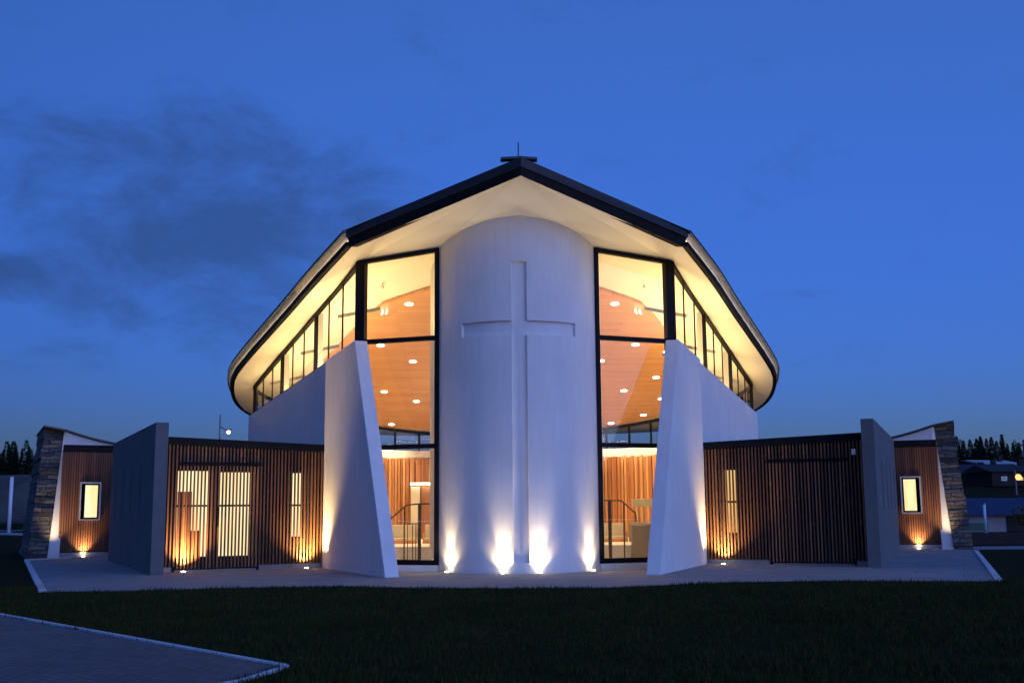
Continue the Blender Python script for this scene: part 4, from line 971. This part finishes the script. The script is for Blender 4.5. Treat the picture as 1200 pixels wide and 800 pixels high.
# dusk white balance of the sky by elevation
wb_ = ramp(nt, [(0, (.074, .110, .322)), (.16, (.14, .158, .355)), (.43, (.27, .245, .40)), (1, (.30, .24, .40))], sep.outputs['Z'])
tint = N(nt, 'ShaderNodeMix', data_type='RGBA', blend_type='MULTIPLY'); tint.inputs[0].default_value = 1
ag = N(nt, 'ShaderNodeMapRange'); ag.interpolation_type = 'SMOOTHSTEP'; nt.links.new(sep.outputs['Y'], ag.inputs[0])
ag.inputs[1].default_value = .35; ag.inputs[2].default_value = -.7; ag.inputs[3].default_value = 1; ag.inputs[4].default_value = 1.8
wbm = N(nt, 'ShaderNodeVectorMath', operation='SCALE'); nt.links.new(wb_.outputs[0], wbm.inputs[0])
agx = N(nt, 'ShaderNodeMapRange'); nt.links.new(sep.outputs['X'], agx.inputs[0]); agx.inputs[1].default_value = -.6; agx.inputs[2].default_value = .5; agx.inputs[3].default_value = .60; agx.inputs[4].default_value = 1.34
agm = N(nt, 'ShaderNodeMath', operation='MULTIPLY'); nt.links.new(ag.outputs[0], agm.inputs[0]); nt.links.new(agx.outputs[0], agm.inputs[1]); nt.links.new(agm.outputs[0], wbm.inputs['Scale'])
nt.links.new(sky.outputs[0], tint.inputs[6]); nt.links.new(wbm.outputs[0], tint.inputs[7])
# thin dusk clouds : one ragged bank to the left, wisps elsewhere
mpw = N(nt, 'ShaderNodeMapping'); mpw.inputs['Scale'].default_value = (1, 1, 1.9); nt.links.new(tcw.outputs['Generated'], mpw.inputs[0])
n1 = N(nt, 'ShaderNodeTexNoise'); n1.inputs['Scale'].default_value = 9; n1.inputs['Detail'].default_value = 10; n1.inputs['Roughness'].default_value = .66; n1.inputs['Distortion'].default_value = .35
nt.links.new(mpw.outputs[0], n1.inputs[0])
def blob(d, r0, r1, sz):
    v = N(nt, 'ShaderNodeVectorMath', operation='SUBTRACT'); v.inputs[1].default_value = d; nt.links.new(tcw.outputs['Generated'], v.inputs[0])
    v2 = N(nt, 'ShaderNodeVectorMath', operation='MULTIPLY'); v2.inputs[1].default_value = (1, 1, sz); nt.links.new(v.outputs[0], v2.inputs[0])
    l = N(nt, 'ShaderNodeVectorMath', operation='LENGTH'); nt.links.new(v2.outputs[0], l.inputs[0])
    mr = N(nt, 'ShaderNodeMapRange'); mr.interpolation_type = 'SMOOTHSTEP'; mr.inputs[1].default_value = r0; mr.inputs[2].default_value = r1; mr.inputs[3].default_value = 1; mr.inputs[4].default_value = 0
    nt.links.new(l.outputs['Value'], mr.inputs[0]); return mr.outputs[0]
b1 = blob((-.235, .939, .24), .03, .25, 1.5); b2 = blob((-.385, .905, .19), .0, .10, 2.6); b3 = blob((.27, .945, .182), .0, .07, 4); b4 = blob((.19, .955, .205), .0, .07, 3)
def madd(op, a_, b__):
    m_ = N(nt, 'ShaderNodeMath', operation=op)
    for i, q in enumerate((a_, b__)):
        if isinstance(q, (int, float)): m_.inputs[i].default_value = q
        else: nt.links.new(q, m_.inputs[i])
    return m_.outputs[0]
b5 = blob((-.115, .945, .27), .01, .15, 1.7)
msk = madd('MAXIMUM', madd('MAXIMUM', madd('MAXIMUM', b1, madd('MULTIPLY', b5, .8)), b2), madd('MULTIPLY', madd('MAXIMUM', b3, b4), .6))
dens = N(nt, 'ShaderNodeMapRange'); dens.interpolation_type = 'SMOOTHSTEP'
nt.links.new(madd('ADD', n1.outputs[0], madd('MULTIPLY', msk, .40)), dens.inputs[0]); dens.inputs[1].default_value = .54; dens.inputs[2].default_value = .98
cl = N(nt, 'ShaderNodeMix', data_type='RGBA', blend_type='MULTIPLY'); nt.links.new(madd('MULTIPLY', dens.outputs[0], .9), cl.inputs[0])
nt.links.new(tint.outputs[2], cl.inputs[6]); cl.inputs[7].default_value = (.66, .55, .46, 1)
sc_ = N(nt, 'ShaderNodeMix', data_type='RGBA', blend_type='MULTIPLY'); sc_.inputs[0].default_value = 1; nt.links.new(cl.outputs[2], sc_.inputs[6]); sc_.inputs[7].default_value = (6.667, 6.667, 6.667, 1)
nt.links.new(sc_.outputs[2], bg.inputs[0]); bg.inputs[1].default_value = .15
nt.links.new(bg.outputs[0], out.inputs[0])
# last soft glow of the set sun, from behind the camera on the right
sl = bpy.data.lights.new('sun', 'SUN'); sl.energy = .23; sl.angle = R(50); sl.color = (.42, .62, .88)
so = bpy.data.objects.new('sun', sl); COL.objects.link(so); so.rotation_euler = (R(70), 0, R(38))

cam = bpy.data.cameras.new('camera'); cam.lens = 1306.4 / 1200 * 36; cam.sensor_width = 36; cam.clip_end = 4000; cam.clip_start = .05
co = bpy.data.objects.new('camera', cam); COL.objects.link(co); sc.camera = co
yaw, pit, rol = .0347098, .149461, .00807412
fw = Vector((math.sin(yaw) * math.cos(pit), math.cos(yaw) * math.cos(pit), math.sin(pit))); rt = Vector((math.cos(yaw), -math.sin(yaw), 0)); up = rt.cross(fw)
# a small clockwise roll of the body
r2 = rt * math.cos(rol) - up * math.sin(rol); u2 = rt * math.sin(rol) + up * math.cos(rol)
mw = Matrix((r2, u2, -fw)).transposed().to_4x4(); mw.translation = Vector((-1.18885, 0, 1.6)); co.matrix_world = mw

vs_ = sc.view_settings; vs_.view_transform = 'Standard'; vs_.look = 'None'; vs_.exposure = 0; vs_.gamma = 1; vs_.use_curve_mapping = False
sc.cycles.use_denoising = True
sc.cycles.max_bounces = 8; sc.cycles.transparent_max_bounces = 16; sc.cycles.sample_clamp_indirect = 6
